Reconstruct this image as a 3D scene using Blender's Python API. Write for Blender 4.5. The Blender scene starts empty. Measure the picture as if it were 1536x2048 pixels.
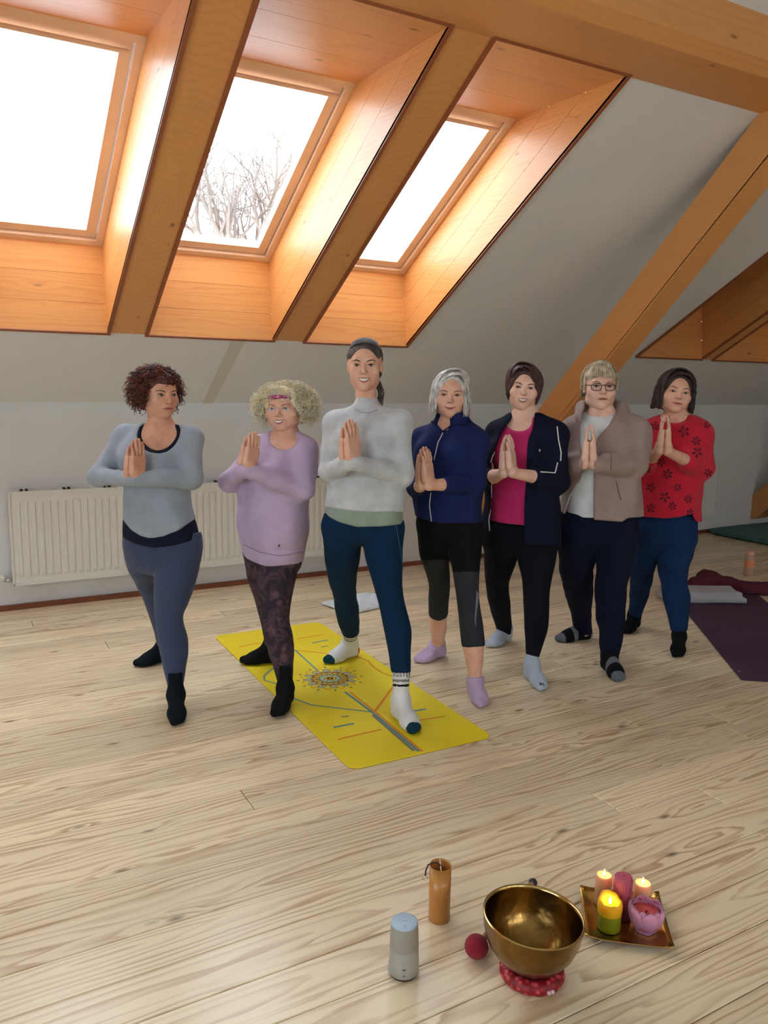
import bpy, bmesh, math, random
import numpy as np
from mathutils import Matrix, Vector
from mathutils.bvhtree import BVHTree

# ------------------------------------------------------------------ camera
FPX, PITCH, ROLL, YAW, CAMH = 1595.0, math.radians(8.93), math.radians(.875), math.radians(29.37), 1.45
sc = bpy.context.scene
col = sc.collection
_cy, _sy, _cp, _sp = math.cos(YAW), math.sin(YAW), math.cos(PITCH), math.sin(PITCH)
_fw = np.array([_sy*_cp, _cy*_cp, -_sp]); _rt = np.array([_cy, -_sy, 0.]); _up = np.cross(_rt, _fw)
_c, _s = math.cos(ROLL), math.sin(ROLL)
CAMR = np.array([_c*_rt+_s*_up, -_s*_rt+_c*_up, _fw])
CAM = np.array([0, 0, CAMH])
cd = bpy.data.cameras.new('camera'); cam = bpy.data.objects.new('camera', cd); col.objects.link(cam)
cd.sensor_fit = 'VERTICAL'; cd.sensor_height = 36.0; cd.lens = FPX/2048*36.0; cd.clip_end = 300; cd.clip_start = .05
_m = Matrix.Identity(4)
for i in range(3):
    _m[i][0], _m[i][1], _m[i][2], _m[i][3] = CAMR[0][i], CAMR[1][i], -CAMR[2][i], CAM[i]
cam.matrix_world = _m
sc.camera = cam
RT = np.array([_cy, -_sy, 0.]); TC = np.array([-_sy, -_cy, 0.]); UP = np.array([0, 0, 1.])

# ------------------------------------------------------------------ sky (overcast) and exposure
world = bpy.data.worlds.new('overcast_sky'); sc.world = world; world.use_nodes = True
_bg = world.node_tree.nodes['Background']
_bg.inputs[0].default_value = (.77, .90, 1.0, 1); _bg.inputs[1].default_value = 7.0
sc.view_settings.view_transform = 'Standard'; sc.view_settings.look = 'None'
sc.view_settings.gamma = 1.0; sc.view_settings.use_curve_mapping = False
sc.view_settings.exposure = 0.25
sc.cycles.use_adaptive_sampling = True; sc.cycles.adaptive_threshold = .12; sc.cycles.adaptive_min_samples = 16; sc.cycles.max_bounces = 4; sc.cycles.diffuse_bounces = 3; sc.cycles.glossy_bounces = 2; sc.cycles.transmission_bounces = 4; sc.cycles.transparent_max_bounces = 6; sc.cycles.caustics_reflective = False; sc.cycles.caustics_refractive = False

# ------------------------------------------------------------------ pixel -> place helpers
def ray(u, v): return CAMR.T @ np.array([(u-768)/FPX, -(v-1024)/FPX, 1.])
def px_plane(u, v, n, d):
    r = ray(u, v); n = np.array(n, float); return CAM + r*((d-n@CAM)/(n@r))
def px_floor(u, v, z=0.): return px_plane(u, v, (0, 0, 1), z)
def px_depth(u, v, D): return px_plane(u, v, -TC, D)
def px_wall(u, v, y): return px_plane(u, v, (0, 1, 0), y)
def depth_of(P): return float(-TC @ np.asarray(P))
def to_px(x, y, z):
    x = x-CAM[0]; y = y-CAM[1]; z = z-CAM[2]
    a = CAMR[0][0]*x+CAMR[0][1]*y+CAMR[0][2]*z
    b = CAMR[1][0]*x+CAMR[1][1]*y+CAMR[1][2]*z
    c = CAMR[2][0]*x+CAMR[2][1]*y+CAMR[2][2]*z
    return 768+FPX*a/c, 1024-FPX*b/c

# ------------------------------------------------------------------ object helpers
def tag(o, label=None, cat=None, group=None, kind=None):
    if label: o['label'] = label
    if cat: o['category'] = cat
    if group: o['group'] = group
    if kind: o['kind'] = kind
    return o
def empty(name, loc=(0, 0, 0)):
    o = bpy.data.objects.new(name, None); col.objects.link(o); o.location = loc; o.empty_display_size = .05
    return o
def mesh_obj(name, verts, faces, mats, parent=None, smooth=False, mi=None, loc=None):
    me = bpy.data.meshes.new(name)
    if isinstance(faces, np.ndarray) and len(faces):
        nf, k = faces.shape
        me.vertices.add(len(verts)); me.vertices.foreach_set('co', np.asarray(verts, np.float32).ravel())
        me.loops.add(nf*k); me.loops.foreach_set('vertex_index', faces.astype(np.int32).ravel())
        me.polygons.add(nf); me.polygons.foreach_set('loop_start', np.arange(0, nf*k, k, dtype=np.int32))
        me.polygons.foreach_set('loop_total', np.full(nf, k, np.int32))
        me.update(calc_edges=True); me.validate()
    else:
        me.from_pydata([tuple(map(float, v)) for v in verts], [], [tuple(map(int, f)) for f in faces]); me.update()
    if not isinstance(mats, (list, tuple)): mats = [mats]
    for m in mats: me.materials.append(m)
    if mi is not None: me.polygons.foreach_set('material_index', np.asarray(mi, np.int32))
    if smooth: me.polygons.foreach_set('use_smooth', np.ones(len(me.polygons), bool))
    o = bpy.data.objects.new(name, me); col.objects.link(o)
    if parent is not None: o.parent = parent
    if loc is not None: o.location = loc
    return o
class MB:
    """collects shapes into one mesh"""
    def __init__(s): s.v = []; s.f = []; s.m = []
    def add(s, v, f, m=0):
        n = len(s.v); s.v += [tuple(map(float, p)) for p in v]; s.f += [tuple(int(i)+n for i in q) for q in f]; s.m += [m]*len(f); return s
    def box(s, lo, hi, m=0):
        x0, y0, z0 = lo; x1, y1, z1 = hi
        return s.add([(x0,y0,z0),(x1,y0,z0),(x1,y1,z0),(x0,y1,z0),(x0,y0,z1),(x1,y0,z1),(x1,y1,z1),(x0,y1,z1)],
            [(3,2,1,0),(4,5,6,7),(0,1,5,4),(1,2,6,5),(2,3,7,6),(3,0,4,7)], m)
    def hexa(s, p, m=0):
        return s.add(p, [(3,2,1,0),(4,5,6,7),(0,1,5,4),(1,2,6,5),(2,3,7,6),(3,0,4,7)], m)
    def tube(s, pts, r, n=6, m=0, flat=1.0, closed=False, caps=True):
        pts = [np.asarray(p, float) for p in pts]; N = len(pts)
        rr = list(r) if hasattr(r, '__len__') else [r]*N
        ref = None; rings = []
        for i in range(N):
            a = pts[(i-1) % N] if (i > 0 or closed) else pts[0]; b = pts[(i+1) % N] if (i < N-1 or closed) else pts[-1]
            d = b-a; d = d/(np.linalg.norm(d)+1e-12)
            if ref is None:
                ref = np.array([0, 0, 1.]) if abs(d[2]) < .9 else np.array([1., 0, 0])
            ref = ref-d*(ref@d); ref = ref/(np.linalg.norm(ref)+1e-12); q = np.cross(d, ref)
            rings.append([pts[i]+rr[i]*(math.cos(2*math.pi*k/n)*ref*flat+math.sin(2*math.pi*k/n)*q) for k in range(n)])
        v = [p for R in rings for p in R]; f = []
        for i in range(N if closed else N-1):
            j = (i+1) % N
            for k in range(n): f.append((i*n+k, i*n+(k+1) % n, j*n+(k+1) % n, j*n+k))
        if caps and not closed: f += [tuple(range(n))[::-1], tuple((N-1)*n+k for k in range(n))]
        return s.add(v, f, m)
    def lathe(s, prof, c=(0, 0, 0), n=32, m=0, R=None, close=True):
        """prof: (r, z) list"""
        v = []; f = []; c = np.asarray(c, float)
        for (r, z) in prof:
            for k in range(n):
                p = np.array([r*math.cos(2*math.pi*k/n), r*math.sin(2*math.pi*k/n), z])
                v.append((R @ p if R is not None else p)+c)
        for i in range(len(prof)-1):
            for k in range(n): f.append((i*n+k, i*n+(k+1) % n, (i+1)*n+(k+1) % n, (i+1)*n+k))
        if close:
            if prof[0][0] > 1e-5: f.append(tuple(range(n))[::-1])
            if prof[-1][0] > 1e-5: f.append(tuple((len(prof)-1)*n+k for k in range(n)))
        return s.add(v, f, m)
    def ell(s, c, r, n=12, k=8, m=0, R=None):
        prof = [(math.sin(math.pi*i/k), -math.cos(math.pi*i/k)) for i in range(k+1)]
        v = []; f = []; c = np.asarray(c, float)
        for (a, z) in prof:
            for j in range(n):
                p = np.array([a*math.cos(2*math.pi*j/n)*r[0], a*math.sin(2*math.pi*j/n)*r[1], z*r[2]])
                v.append((R @ p if R is not None else p)+c)
        for i in range(k):
            for j in range(n): f.append((i*n+j, i*n+(j+1) % n, (i+1)*n+(j+1) % n, (i+1)*n+j))
        return s.add(v, f, m)
    def build(s, name, mats, parent=None, smooth=False, loc=None):
        return mesh_obj(name, s.v, s.f, mats, parent, smooth, s.m if isinstance(mats, (list, tuple)) else None, loc)

# ------------------------------------------------------------------ materials
class NT:
    def __init__(s, name):
        s.mat = bpy.data.materials.new(name); s.mat.use_nodes = True; s.t = s.mat.node_tree; s.n = s.t.nodes; s.b = s.n['Principled BSDF']
    def new(s, kind, **kw):
        nd = s.n.new(kind)
        for k, v in kw.items():
            if k.startswith('i_'):
                nd.inputs[k[2:].replace('_', ' ')].default_value = v
            else: setattr(nd, k, v)
        return nd
    def link(s, a, b): s.t.links.new(a, b); return s
    def math(s, op, a, b=None, c=None):
        nd = s.n.new('ShaderNodeMath'); nd.operation = op
        for i, v in enumerate((a, b, c)):
            if v is None: continue
            if isinstance(v, (int, float)): nd.inputs[i].default_value = v
            else: s.link(v, nd.inputs[i])
        return nd.outputs[0]
    def ramp(s, fac, stops):
        nd = s.n.new('ShaderNodeValToRGB'); e = nd.color_ramp.elements
        while len(e) < len(stops): e.new(.5)
        for el, (p, c) in zip(e, stops): el.position = p; el.color = (*c, 1)
        s.link(fac, nd.inputs[0]); return nd.outputs[0]
    def mix(s, fac, a, b, blend='MIX'):
        nd = s.n.new('ShaderNodeMix'); nd.data_type = 'RGBA'; nd.blend_type = blend
        for i, v in ((0, fac), (6, a), (7, b)):
            if isinstance(v, (int, float)): nd.inputs[i].default_value = v
            elif isinstance(v, tuple): nd.inputs[i].default_value = (*v, 1)
            else: s.link(v, nd.inputs[i])
        return nd.outputs[2]
def srgb(r, g, b):
    f = lambda c: ((c/255+.055)/1.055)**2.4 if c > 10 else c/255/12.92
    return (f(r), f(g), f(b))
def plain(name, c, rough=.6, metal=0., var=0., vscale=8., bump=0., bscale=200., spec=None, sheen=0., coat=0.):
    n = NT(name); b = n.b
    b.inputs['Base Color'].default_value = (*c, 1); b.inputs['Roughness'].default_value = rough; b.inputs['Metallic'].default_value = metal
    if spec is not None: b.inputs['Specular IOR Level'].default_value = spec
    if sheen: b.inputs['Sheen Weight'].default_value = sheen
    if coat: b.inputs['Coat Weight'].default_value = coat
    tc = n.new('ShaderNodeTexCoord')
    if var:
        nz = n.new('ShaderNodeTexNoise', i_Scale=vscale, i_Detail=4.); n.link(tc.outputs['Object'], nz.inputs['Vector'])
        lo = tuple(x*(1-var) for x in c); hi = tuple(min(1, x*(1+var)) for x in c)
        n.link(n.ramp(nz.outputs[0], [(.3, lo), (.7, hi)]), b.inputs['Base Color'])
    if bump:
        nz = n.new('ShaderNodeTexNoise', i_Scale=bscale, i_Detail=2.); n.link(tc.outputs['Object'], nz.inputs['Vector'])
        bp = n.new('ShaderNodeBump', i_Strength=bump, i_Distance=.002); n.link(nz.outputs[0], bp.inputs['Height']); n.link(bp.outputs[0], b.inputs['Normal'])
    return n.mat
def wood(name, base, dark, knot, rough=.35, axis='X', ring=34., contrast=.5, coat=.15, knots=True, warp=1.0, tint=.12, long=.55):
    """plain-sawn softwood: growth rings cut lengthwise, knots, per-piece offset"""
    n = NT(name); b = n.b
    tc = n.new('ShaderNodeTexCoord'); oi = n.new('ShaderNodeObjectInfo')
    rnd = oi.outputs['Random']
    sep = n.new('ShaderNodeSeparateXYZ'); n.link(tc.outputs['Object'], sep.inputs[0])
    ax = 'XYZ'.index(axis); lx = sep.outputs[ax]
    oth = [sep.outputs[i] for i in range(3) if i != ax]
    lx = n.math('ADD', lx, n.math('MULTIPLY', rnd, 37.))
    # knots: sparse cells stretched along the grain
    comb = n.new('ShaderNodeCombineXYZ'); n.link(n.math('MULTIPLY', lx, 2.4), comb.inputs[0])
    n.link(n.math('ADD', n.math('MULTIPLY', oth[0], 6.5), n.math('MULTIPLY', rnd, 11.)), comb.inputs[1]); n.link(n.math('MULTIPLY', oth[1], 6.5), comb.inputs[2])
    vor = n.new('ShaderNodeTexVoronoi', i_Scale=1.0); n.link(comb.outputs[0], vor.inputs['Vector'])
    kd = vor.outputs['Distance']
    bulge = n.math('MULTIPLY', n.math('POWER', 2.718, n.math('MULTIPLY', n.math('MULTIPLY', kd, kd), -28.)), .022)
    # low noise along the board
    c2 = n.new('ShaderNodeCombineXYZ'); n.link(n.math('MULTIPLY', lx, long), c2.inputs[0])
    n.link(n.math('MULTIPLY', oth[0], 5.), c2.inputs[1]); n.link(n.math('MULTIPLY', oth[1], 5.), c2.inputs[2])
    nz = n.new('ShaderNodeTexNoise', i_Scale=1.4, i_Detail=3.); n.link(c2.outputs[0], nz.inputs['Vector'])
    nn = n.math('MULTIPLY', n.math('SUBTRACT', nz.outputs[0], .5), .16*warp)
    y = n.math('ADD', oth[0], n.math('MULTIPLY', n.math('SUBTRACT', rnd, .5), .12))
    z = n.math('ADD', oth[1], n.math('ADD', .055, nn))
    r = n.math('SQRT', n.math('ADD', n.math('MULTIPLY', y, y), n.math('MULTIPLY', z, z)))
    r = n.math('ADD', n.math('ADD', r, bulge), n.math('MULTIPLY', rnd, 3.))
    saw = n.math('FRACT', n.math('MULTIPLY', r, ring))
    late = n.ramp(saw, [(0., (0, 0, 0)), (.45, (.12, .12, .12)), (.82, (1, 1, 1)), (.9, (.9, .9, .9)), (1., (0, 0, 0))])
    mk = n.new('ShaderNodeTexNoise', i_Scale=3.2, i_Detail=2.); n.link(c2.outputs[0], mk.inputs['Vector'])
    late = n.math('MULTIPLY', late, n.ramp(mk.outputs[0], [(.34, (.25, .25, .25)), (.62, (1, 1, 1))]))
    # fine fibres
    c3 = n.new('ShaderNodeCombineXYZ'); n.link(n.math('MULTIPLY', lx, 3.), c3.inputs[0])
    n.link(n.math('MULTIPLY', oth[0], 160.), c3.inputs[1]); n.link(n.math('MULTIPLY', oth[1], 160.), c3.inputs[2])
    fz = n.new('ShaderNodeTexNoise', i_Scale=1., i_Detail=2.); n.link(c3.outputs[0], fz.inputs['Vector'])
    fac = n.math('MULTIPLY', n.math('ADD', n.math('MULTIPLY', late, .8), n.math('MULTIPLY', fz.outputs[0], .18)), contrast)
    c = n.mix(fac, base, dark)
    if knots:
        km = n.ramp(n.math('ADD', kd, n.math('MULTIPLY', fz.outputs[0], .03)), [(.035, (1, 1, 1)), (.10, (0, 0, 0))])
        c = n.mix(n.math('MULTIPLY', km, .75), c, knot)
    # piece to piece tone
    tone = n.math('ADD', 1-tint, n.math('MULTIPLY', n.math('FRACT', n.math('MULTIPLY', rnd, 7.31)), 2*tint))
    tn = n.new('ShaderNodeCombineColor'); [n.link(tone, tn.inputs[i]) for i in range(3)]
    c = n.mix(1.0, c, tn.outputs[0], 'MULTIPLY')
    n.link(c, b.inputs['Base Color'])
    b.inputs['Roughness'].default_value = rough; b.inputs['Coat Weight'].default_value = coat; b.inputs['Coat Roughness'].default_value = .3
    bp = n.new('ShaderNodeBump', i_Strength=.05, i_Distance=.002); n.link(fac, bp.inputs['Height']); n.link(bp.outputs[0], b.inputs['Normal'])
    return n.mat

M = {}
M['plaster'] = plain('white_plaster', (.775, .775, .775), .9, bump=.25, bscale=60., var=.02, vscale=3.)
M['floor'] = wood('floor_larch', srgb(250, 229, 192), srgb(176, 126, 80), srgb(80, 52, 34), rough=.27, ring=46., contrast=.78, coat=.1, tint=.13, warp=1.7)
M['spruce'] = wood('spruce_lining', srgb(232, 164, 96), srgb(198, 116, 56), srgb(96, 45, 18), rough=.4, ring=50., contrast=.42, tint=.05)
M['spruce_y'] = wood('spruce_lining_sloped', srgb(232, 164, 96), srgb(198, 116, 56), srgb(96, 45, 18), rough=.4, axis='Y', ring=50., contrast=.42, tint=.05)
M['beam'] = wood('spruce_beam', srgb(224, 158, 92), srgb(186, 110, 56), srgb(80, 36, 14), rough=.42, ring=46., contrast=.22, tint=.03, warp=.35)
M['beam_y'] = wood('spruce_beam_sloped', srgb(224, 158, 92), srgb(186, 110, 56), srgb(80, 36, 14), rough=.42, axis='Y', ring=46., contrast=.22, tint=.03, warp=.35)
M['edge'] = plain('lining_edge', srgb(156, 88, 52), .5, var=.12, vscale=12)
M['pine_frame'] = plain('window_pine', srgb(238, 208, 184), .35, var=.06, vscale=6, coat=.2)
M['redwood'] = plain('baseboard_wood', srgb(128, 72, 48), .45, var=.15, vscale=5)
M['enamel'] = plain('white_enamel', (.80, .79, .74), .35)
M['chrome'] = plain('chrome', (.6, .6, .6), .25, 1.)
M['dark'] = plain('dark_gap', (.03, .025, .02), .8)
M['bark'] = plain('bark', (.16, .12, .10), .9)
_g = NT('window_glass'); _g.b.inputs['Base Color'].default_value = (1, 1, 1, 1)
_tr = _g.new('ShaderNodeBsdfTransparent'); _gl = _g.new('ShaderNodeBsdfGlossy', i_Roughness=.02); _mx = _g.new('ShaderNodeMixShader', i_Fac=.06)
_g.link(_tr.outputs[0], _mx.inputs[1]); _g.link(_gl.outputs[0], _mx.inputs[2]); _g.link(_mx.outputs[0], _g.n['Material Output'].inputs[0])
M['glass'] = _g.mat

# ------------------------------------------------------------------ the attic room
ROOF = math.radians(30.57); CA, SA = math.cos(ROOF), math.sin(ROOF)
WY, KZ = 5.4854, 1.32                      # knee wall plane and height
X0, X1 = -3.4, 10.5                        # gable walls
RIDGE_Y = 0.2; WY2 = 2*RIDGE_Y-WY
S_RIDGE = (WY-RIDGE_Y)/CA
def rp(x, s, o=0.):                        # point on the near slope: s up the slope, o outwards
    return (x, WY-s*CA+o*SA, KZ+s*SA+o*CA)
def rq(x, s, o=0.):                        # the opposite slope
    p = rp(x, s, o); return (p[0], 2*RIDGE_Y-p[1], p[2])
BS0, BS1, WS0, WS1, OD = .82, 3.045, 1.02, 2.37, .42
SKY = [(-1.84, -1.09), (-.86, -.105), (.125, .88), (1.11, 1.87), (2.10, 2.84), (5.05, 5.81), (5.97, 6.73)]     # near-slope skylight shafts, x ranges; the first two unseen, added for daylight
SKY2 = [(.1, 1.3), (1.6, 2.8), (3.1, 4.3), (4.6, 5.8), (6.1, 7.3)]                                      # unseen skylights added in the opposite slope to brighten the room

def slope(name, holes, fn, label):
    e = .0187; holes = [(a-e, b+e) for a, b in holes]
    xs = sorted({X0, X1, *[x for h in holes for x in h]}); ss = [0, BS0-e, BS1+e, S_RIDGE]
    mb = MB()
    for i in range(len(xs)-1):
        for j in range(3):
            if j == 1 and any(abs(h[0]-xs[i]) < 1e-6 for h in holes): continue
            q = [fn(xs[i], ss[j]), fn(xs[i+1], ss[j]), fn(xs[i+1], ss[j+1]), fn(xs[i], ss[j+1])]
            t = [fn(xs[i], ss[j], .02), fn(xs[i+1], ss[j], .02), fn(xs[i+1], ss[j+1], .02), fn(xs[i], ss[j+1], .02)]
            mb.hexa(q+t)
    return tag(mb.build(name, M['plaster']), label, 'ceiling', kind='structure')
slope('ceiling', SKY, rp, 'white plastered sloping ceiling above the radiators')
slope('ceiling', SKY2, rq, 'white plastered sloping ceiling behind the viewer')

def wallbox(name, lo, hi, label): return tag(MB().box(lo, hi).build(name, M['plaster']), label, 'wall', kind='structure')
wallbox('wall_back', (X0, WY, 0), (X1, WY+.1, KZ), 'low white knee wall behind the radiators')
wallbox('wall_front', (X0, WY2-.1, 0), (X1, WY2, KZ), 'low white knee wall behind the viewer')
GW = (-1.8, 1.6, .85, 2.45)                 # unseen gable window added to the left wall for light: y0, y1, z0, z1
zr = KZ+S_RIDGE*SA
def gable(name, x, holes, lb):
    ztop = lambda y: KZ+(WY-y)*SA/CA if y > RIDGE_Y else KZ+(y-WY2)*SA/CA
    mb = MB(); ys = sorted({WY2, WY, RIDGE_Y, *[h for q in holes for h in q[:2]]})
    for a, b in zip(ys[:-1], ys[1:]):
        hit = [q for q in holes if q[0] <= a+1e-6 and q[1] >= b-1e-6]
        for lo, hi in ([((0, 0), (hit[0][2], hit[0][2])), ((hit[0][3], hit[0][3]), (ztop(a), ztop(b)))] if hit else [((0, 0), (ztop(a), ztop(b)))]):
            mb.hexa([(x, a, lo[0]), (x+.1, a, lo[0]), (x+.1, b, lo[1]), (x, b, lo[1]), (x, a, hi[0]), (x+.1, a, hi[0]), (x+.1, b, hi[1]), (x, b, hi[1])])
    tag(mb.build(name, M['plaster']), lb, 'wall', kind='structure')
gable('wall_left', X0-.1, [GW], 'white gable wall beyond the first skylight')
gable('wall_right', X1, [], 'white gable wall beyond the teal blanket')
def added_gable_window():
    y0, y1, z0, z1 = GW; x = X0-.05
    root = tag(empty('window_9', (x, 0, z0)), 'unseen wide window added in the gable wall to brighten the room', 'window', kind='structure')
    f = MB(); t = .06
    for a, b, c, d in ((y0, y1, z0, z0+t), (y0, y1, z1-t, z1), (y0, y0+t, z0, z1), (y1-t, y1, z0, z1), (-.63-t/2, -.63+t/2, z0, z1), (.53-t/2, .53+t/2, z0, z1)):
        f.box((-.03, a, c-z0), (.03, b, d-z0))
    f.build('window_frame', M['pine_frame'], root)
    for a, b in ((y0+t, -.66), (-.60, .50), (.56, y1-t)): MB().box((-.004, a, t), (.004, b, z1-z0-t)).build('pane', M['glass'], root)
    ld = bpy.data.lights.new('sky_portal', 'AREA'); ld.shape = 'RECTANGLE'; ld.size = y1-y0; ld.size_y = z1-z0; ld.cycles.is_portal = True
    lo = bpy.data.objects.new('sky_portal', ld); col.objects.link(lo)
    mm = Matrix((Vector((0, 1, 0)), Vector((0, 0, -1)), Vector((-1, 0, 0)))).transposed().to_4x4(); mm.translation = (X0-.12, (y0+y1)/2, (z0+z1)/2); lo.matrix_world = mm
added_gable_window()
# plaster seam cover strip below the second skylight
st = MB(); q = [rp(1.63, .0, -.004), rp(1.70, .0, -.004), rp(1.705, .8, -.004), rp(1.62, .8, -.004)]
st.hexa(q+[rp(1.63, .0, .01), rp(1.70, .0, .01), rp(1.705, .8, .01), rp(1.62, .8, .01)])
tag(st.build('trim_1', plain('cover_strip', (.66, .62, .56), .8)), 'slim plaster cover strip below the middle skylight', 'trim', kind='structure')
tag(MB().box((X0, WY-.022, 0), (X1, WY, .034)).build('baseboard_back', M['redwood']), 'low reddish wooden baseboard under the radiators', 'baseboard', kind='structure')

# floor planks
rng = random.Random(5)
floor = MB().box((X0, WY2, -.05), (X1, WY, -.022)).build('floor', M['dark']); tag(floor, 'larch plank floor with strong grain', 'floor', kind='structure')
PW = .152; rows = int((WY-WY2)/PW)+1
rest = MB()
for r in range(rows):
    y1 = WY-r*PW; y0 = max(WY2, y1-PW)
    x = X0-rng.uniform(0, 3.)
    far = y1 < .95
    while x < X1:
        L = rng.uniform(2.8, 4.6); a, b = max(x, X0), min(x+L, X1)
        x += L
        if b-a < .05: continue
        g = .0014; hw = (y1-y0)/2
        if far: rest.box((a+g, y0+g, -.022), (b-g, y1-g, 0)); continue
        z = rng.uniform(-.0006, 0); bv = .002; hl = (b-a)/2-g; w = hw-g
        v = [(-hl, -w, -.022), (hl, -w, -.022), (hl, w, -.022), (-hl, w, -.022), (-hl, -w, -bv), (hl, -w, -bv), (hl, w, -bv), (-hl, w, -bv),
             (-hl+bv, -w+bv, 0), (hl-bv, -w+bv, 0), (hl-bv, w-bv, 0), (-hl+bv, w-bv, 0)]
        f = [(3, 2, 1, 0), (0, 1, 5, 4), (1, 2, 6, 5), (2, 3, 7, 6), (3, 0, 4, 7), (4, 5, 9, 8), (5, 6, 10, 9), (6, 7, 11, 10), (7, 4, 8, 11), (8, 9, 10, 11)]
        mesh_obj('plank', v, f, M['floor'], floor, loc=((a+b)/2, (y0+y1)/2, z))
tag(rest.build('plank_rows', M['floor'], floor), kind='stuff')

# skylights
def skylight(i, xr, fn, label, blind=False):
    xa, xb = xr
    root = tag(empty(f'window_{i}', fn((xa+xb)/2, (BS0+BS1)/2)), label, 'skylight', kind='structure')
    base = np.array(root.location)
    def part(name, pts, mat, smooth=False):
        c = np.mean([np.array(p) for p in pts], 0)
        return MB().hexa([np.array(p)-c for p in pts]).build(name, mat, root, loc=c-base)
    E_, t = -.012, .018
    ib, ob, it, ot = (BS0, E_), (WS0, OD), (BS1, E_), (WS1, OD)
    lerp = lambda a, b, k: (a[0]+(b[0]-a[0])*k, a[1]+(b[1]-a[1])*k)
    nb = 3
    for k in range(nb):
        g0, g1 = k/nb+(.004 if k else 0), (k+1)/nb
        # bottom lining board, lies under the opening
        a, b = lerp(ib, ob, g0), lerp(ib, ob, g1)
        part('lining_board', [fn(xa, *a), fn(xb, *a), fn(xb, *b), fn(xa, *b), fn(xa, a[0]-t, a[1]), fn(xb, a[0]-t, a[1]), fn(xb, b[0]-t, b[1]), fn(xa, b[0]-t, b[1])], M['spruce'])
        a, b = lerp(it, ot, g0), lerp(it, ot, g1)
        part('lining_board', [fn(xa, *a), fn(xb, *a), fn(xb, *b), fn(xa, *b), fn(xa, a[0]+t, a[1]), fn(xb, a[0]+t, a[1]), fn(xb, b[0]+t, b[1]), fn(xa, b[0]+t, b[1])], M['spruce'])
        for x, d in ((xa, -t), (xb, t)):
            a0, a1, b0, b1 = lerp(ib, ob, g0), lerp(it, ot, g0), lerp(ib, ob, g1), lerp(it, ot, g1)
            part('lining_board', [fn(x, *a0), fn(x, *a1), fn(x, *b1), fn(x, *b0), fn(x+d, *a0), fn(x+d, *a1), fn(x+d, *b1), fn(x+d, *b0)], M['spruce_y'])
    # dark edge trim round the opening, slightly proud of the plaster
    w, o0, o1 = .001, -.017, .0
    for p in (((xa-w-t, BS0-w-t), (xb+w+t, BS0)), ((xa-w-t, BS1), (xb+w+t, BS1+w+t)), ((xa-w-t, BS0), (xa, BS1)), ((xb, BS0), (xb+w+t, BS1))):
        (x_a, s_a), (x_b, s_b) = p
        part('edge_trim', [fn(x_a, s_a, o0), fn(x_b, s_a, o0), fn(x_b, s_b, o0), fn(x_a, s_b, o0), fn(x_a, s_a, o1), fn(x_b, s_a, o1), fn(x_b, s_b, o1), fn(x_a, s_b, o1)], M['edge'])
    def ringparts(name, x_a, x_b, s_a, s_b, w, o0, o1, mat):
        f = empty(name); f.parent = root
        for p in (((x_a, s_a), (x_b, s_a+w)), ((x_a, s_b-w), (x_b, s_b)), ((x_a, s_a+w), (x_a+w, s_b-w)), ((x_b-w, s_a+w), (x_b, s_b-w))):
            (xx, sa), (xy, sb) = p
            pts = [fn(xx, sa, o0), fn(xy, sa, o0), fn(xy, sb, o0), fn(xx, sb, o0), fn(xx, sa, o1), fn(xy, sa, o1), fn(xy, sb, o1), fn(xx, sb, o1)]
            c = np.mean([np.array(q) for q in pts], 0)
            MB().hexa([np.array(q)-c for q in pts]).build('rail', mat, f, loc=c-base)
    ringparts('window_frame', xa, xb, WS0, WS1, .038, OD, OD+.06, M['pine_frame'])
    ringparts('sash', xa+.042, xb-.042, WS0+.042, WS1-.042, .052, OD+.022, OD+.075, M['pine_frame'])
    ga, gb, gs, gt = xa+.09, xb-.09, WS0+.09, WS1-.09
    part('pane', [fn(ga, gs, OD+.058), fn(gb, gs, OD+.058), fn(gb, gt, OD+.058), fn(ga, gt, OD+.058), fn(ga, gs, OD+.062), fn(gb, gs, OD+.062), fn(gb, gt, OD+.062), fn(ga, gt, OD+.062)], M['glass'])
    hb = [np.array(fn(xa+.06, WS1-.085, OD-.005))-base, np.array(fn(xb-.06, WS1-.085, OD-.005))-base]
    MB().tube(hb, .011, 8).build('ventilation_bar', M['pine_frame'], root)
    if blind:
        part('added_blind', [fn(ga-.02, gs-.02, OD+.02), fn(gb+.02, gs-.02, OD+.02), fn(gb+.02, gt+.02, OD+.02), fn(ga-.02, gt+.02, OD+.02), fn(ga-.02, gs-.02, OD+.03), fn(gb+.02, gs-.02, OD+.03), fn(gb+.02, gt+.02, OD+.03), fn(ga-.02, gt+.02, OD+.03)], plain('blind_cloth', (.12, .08, .06), .9))  # unseen closed blind, added to keep the far shafts dark
    else:                                    # sky portal in the opening: only guides sampling of the sky
        ld = bpy.data.lights.new('sky_portal', 'AREA'); ld.shape = 'RECTANGLE'; ld.size = xb-xa; ld.size_y = WS1-WS0; ld.cycles.is_portal = True
        lo = bpy.data.objects.new('sky_portal', ld); col.objects.link(lo)
        c = Vector(fn((xa+xb)/2, (WS0+WS1)/2, OD+.09)); xax = Vector((1, 0, 0)); inw = (Vector(fn(0, 1, 0))-Vector(fn(0, 1, 1))).normalized()
        zax = -inw; yax = zax.cross(xax)
        mm = Matrix((xax, yax, zax)).transposed().to_4x4(); mm.translation = c; lo.matrix_world = mm
    return root
skylight(1, SKY[2], rp, 'large skylight cut off by the frame, beside the first rafter')
skylight(2, SKY[3], rp, 'middle skylight showing bare tree branches')
skylight(3, SKY[4], rp, 'narrow-looking skylight beside the plain white slope')
skylight(4, SKY[5], rp, 'dark skylight shaft beyond the sloping strut', True)
skylight(5, SKY[6], rp, 'dark skylight shaft at the picture edge', True)
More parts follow.
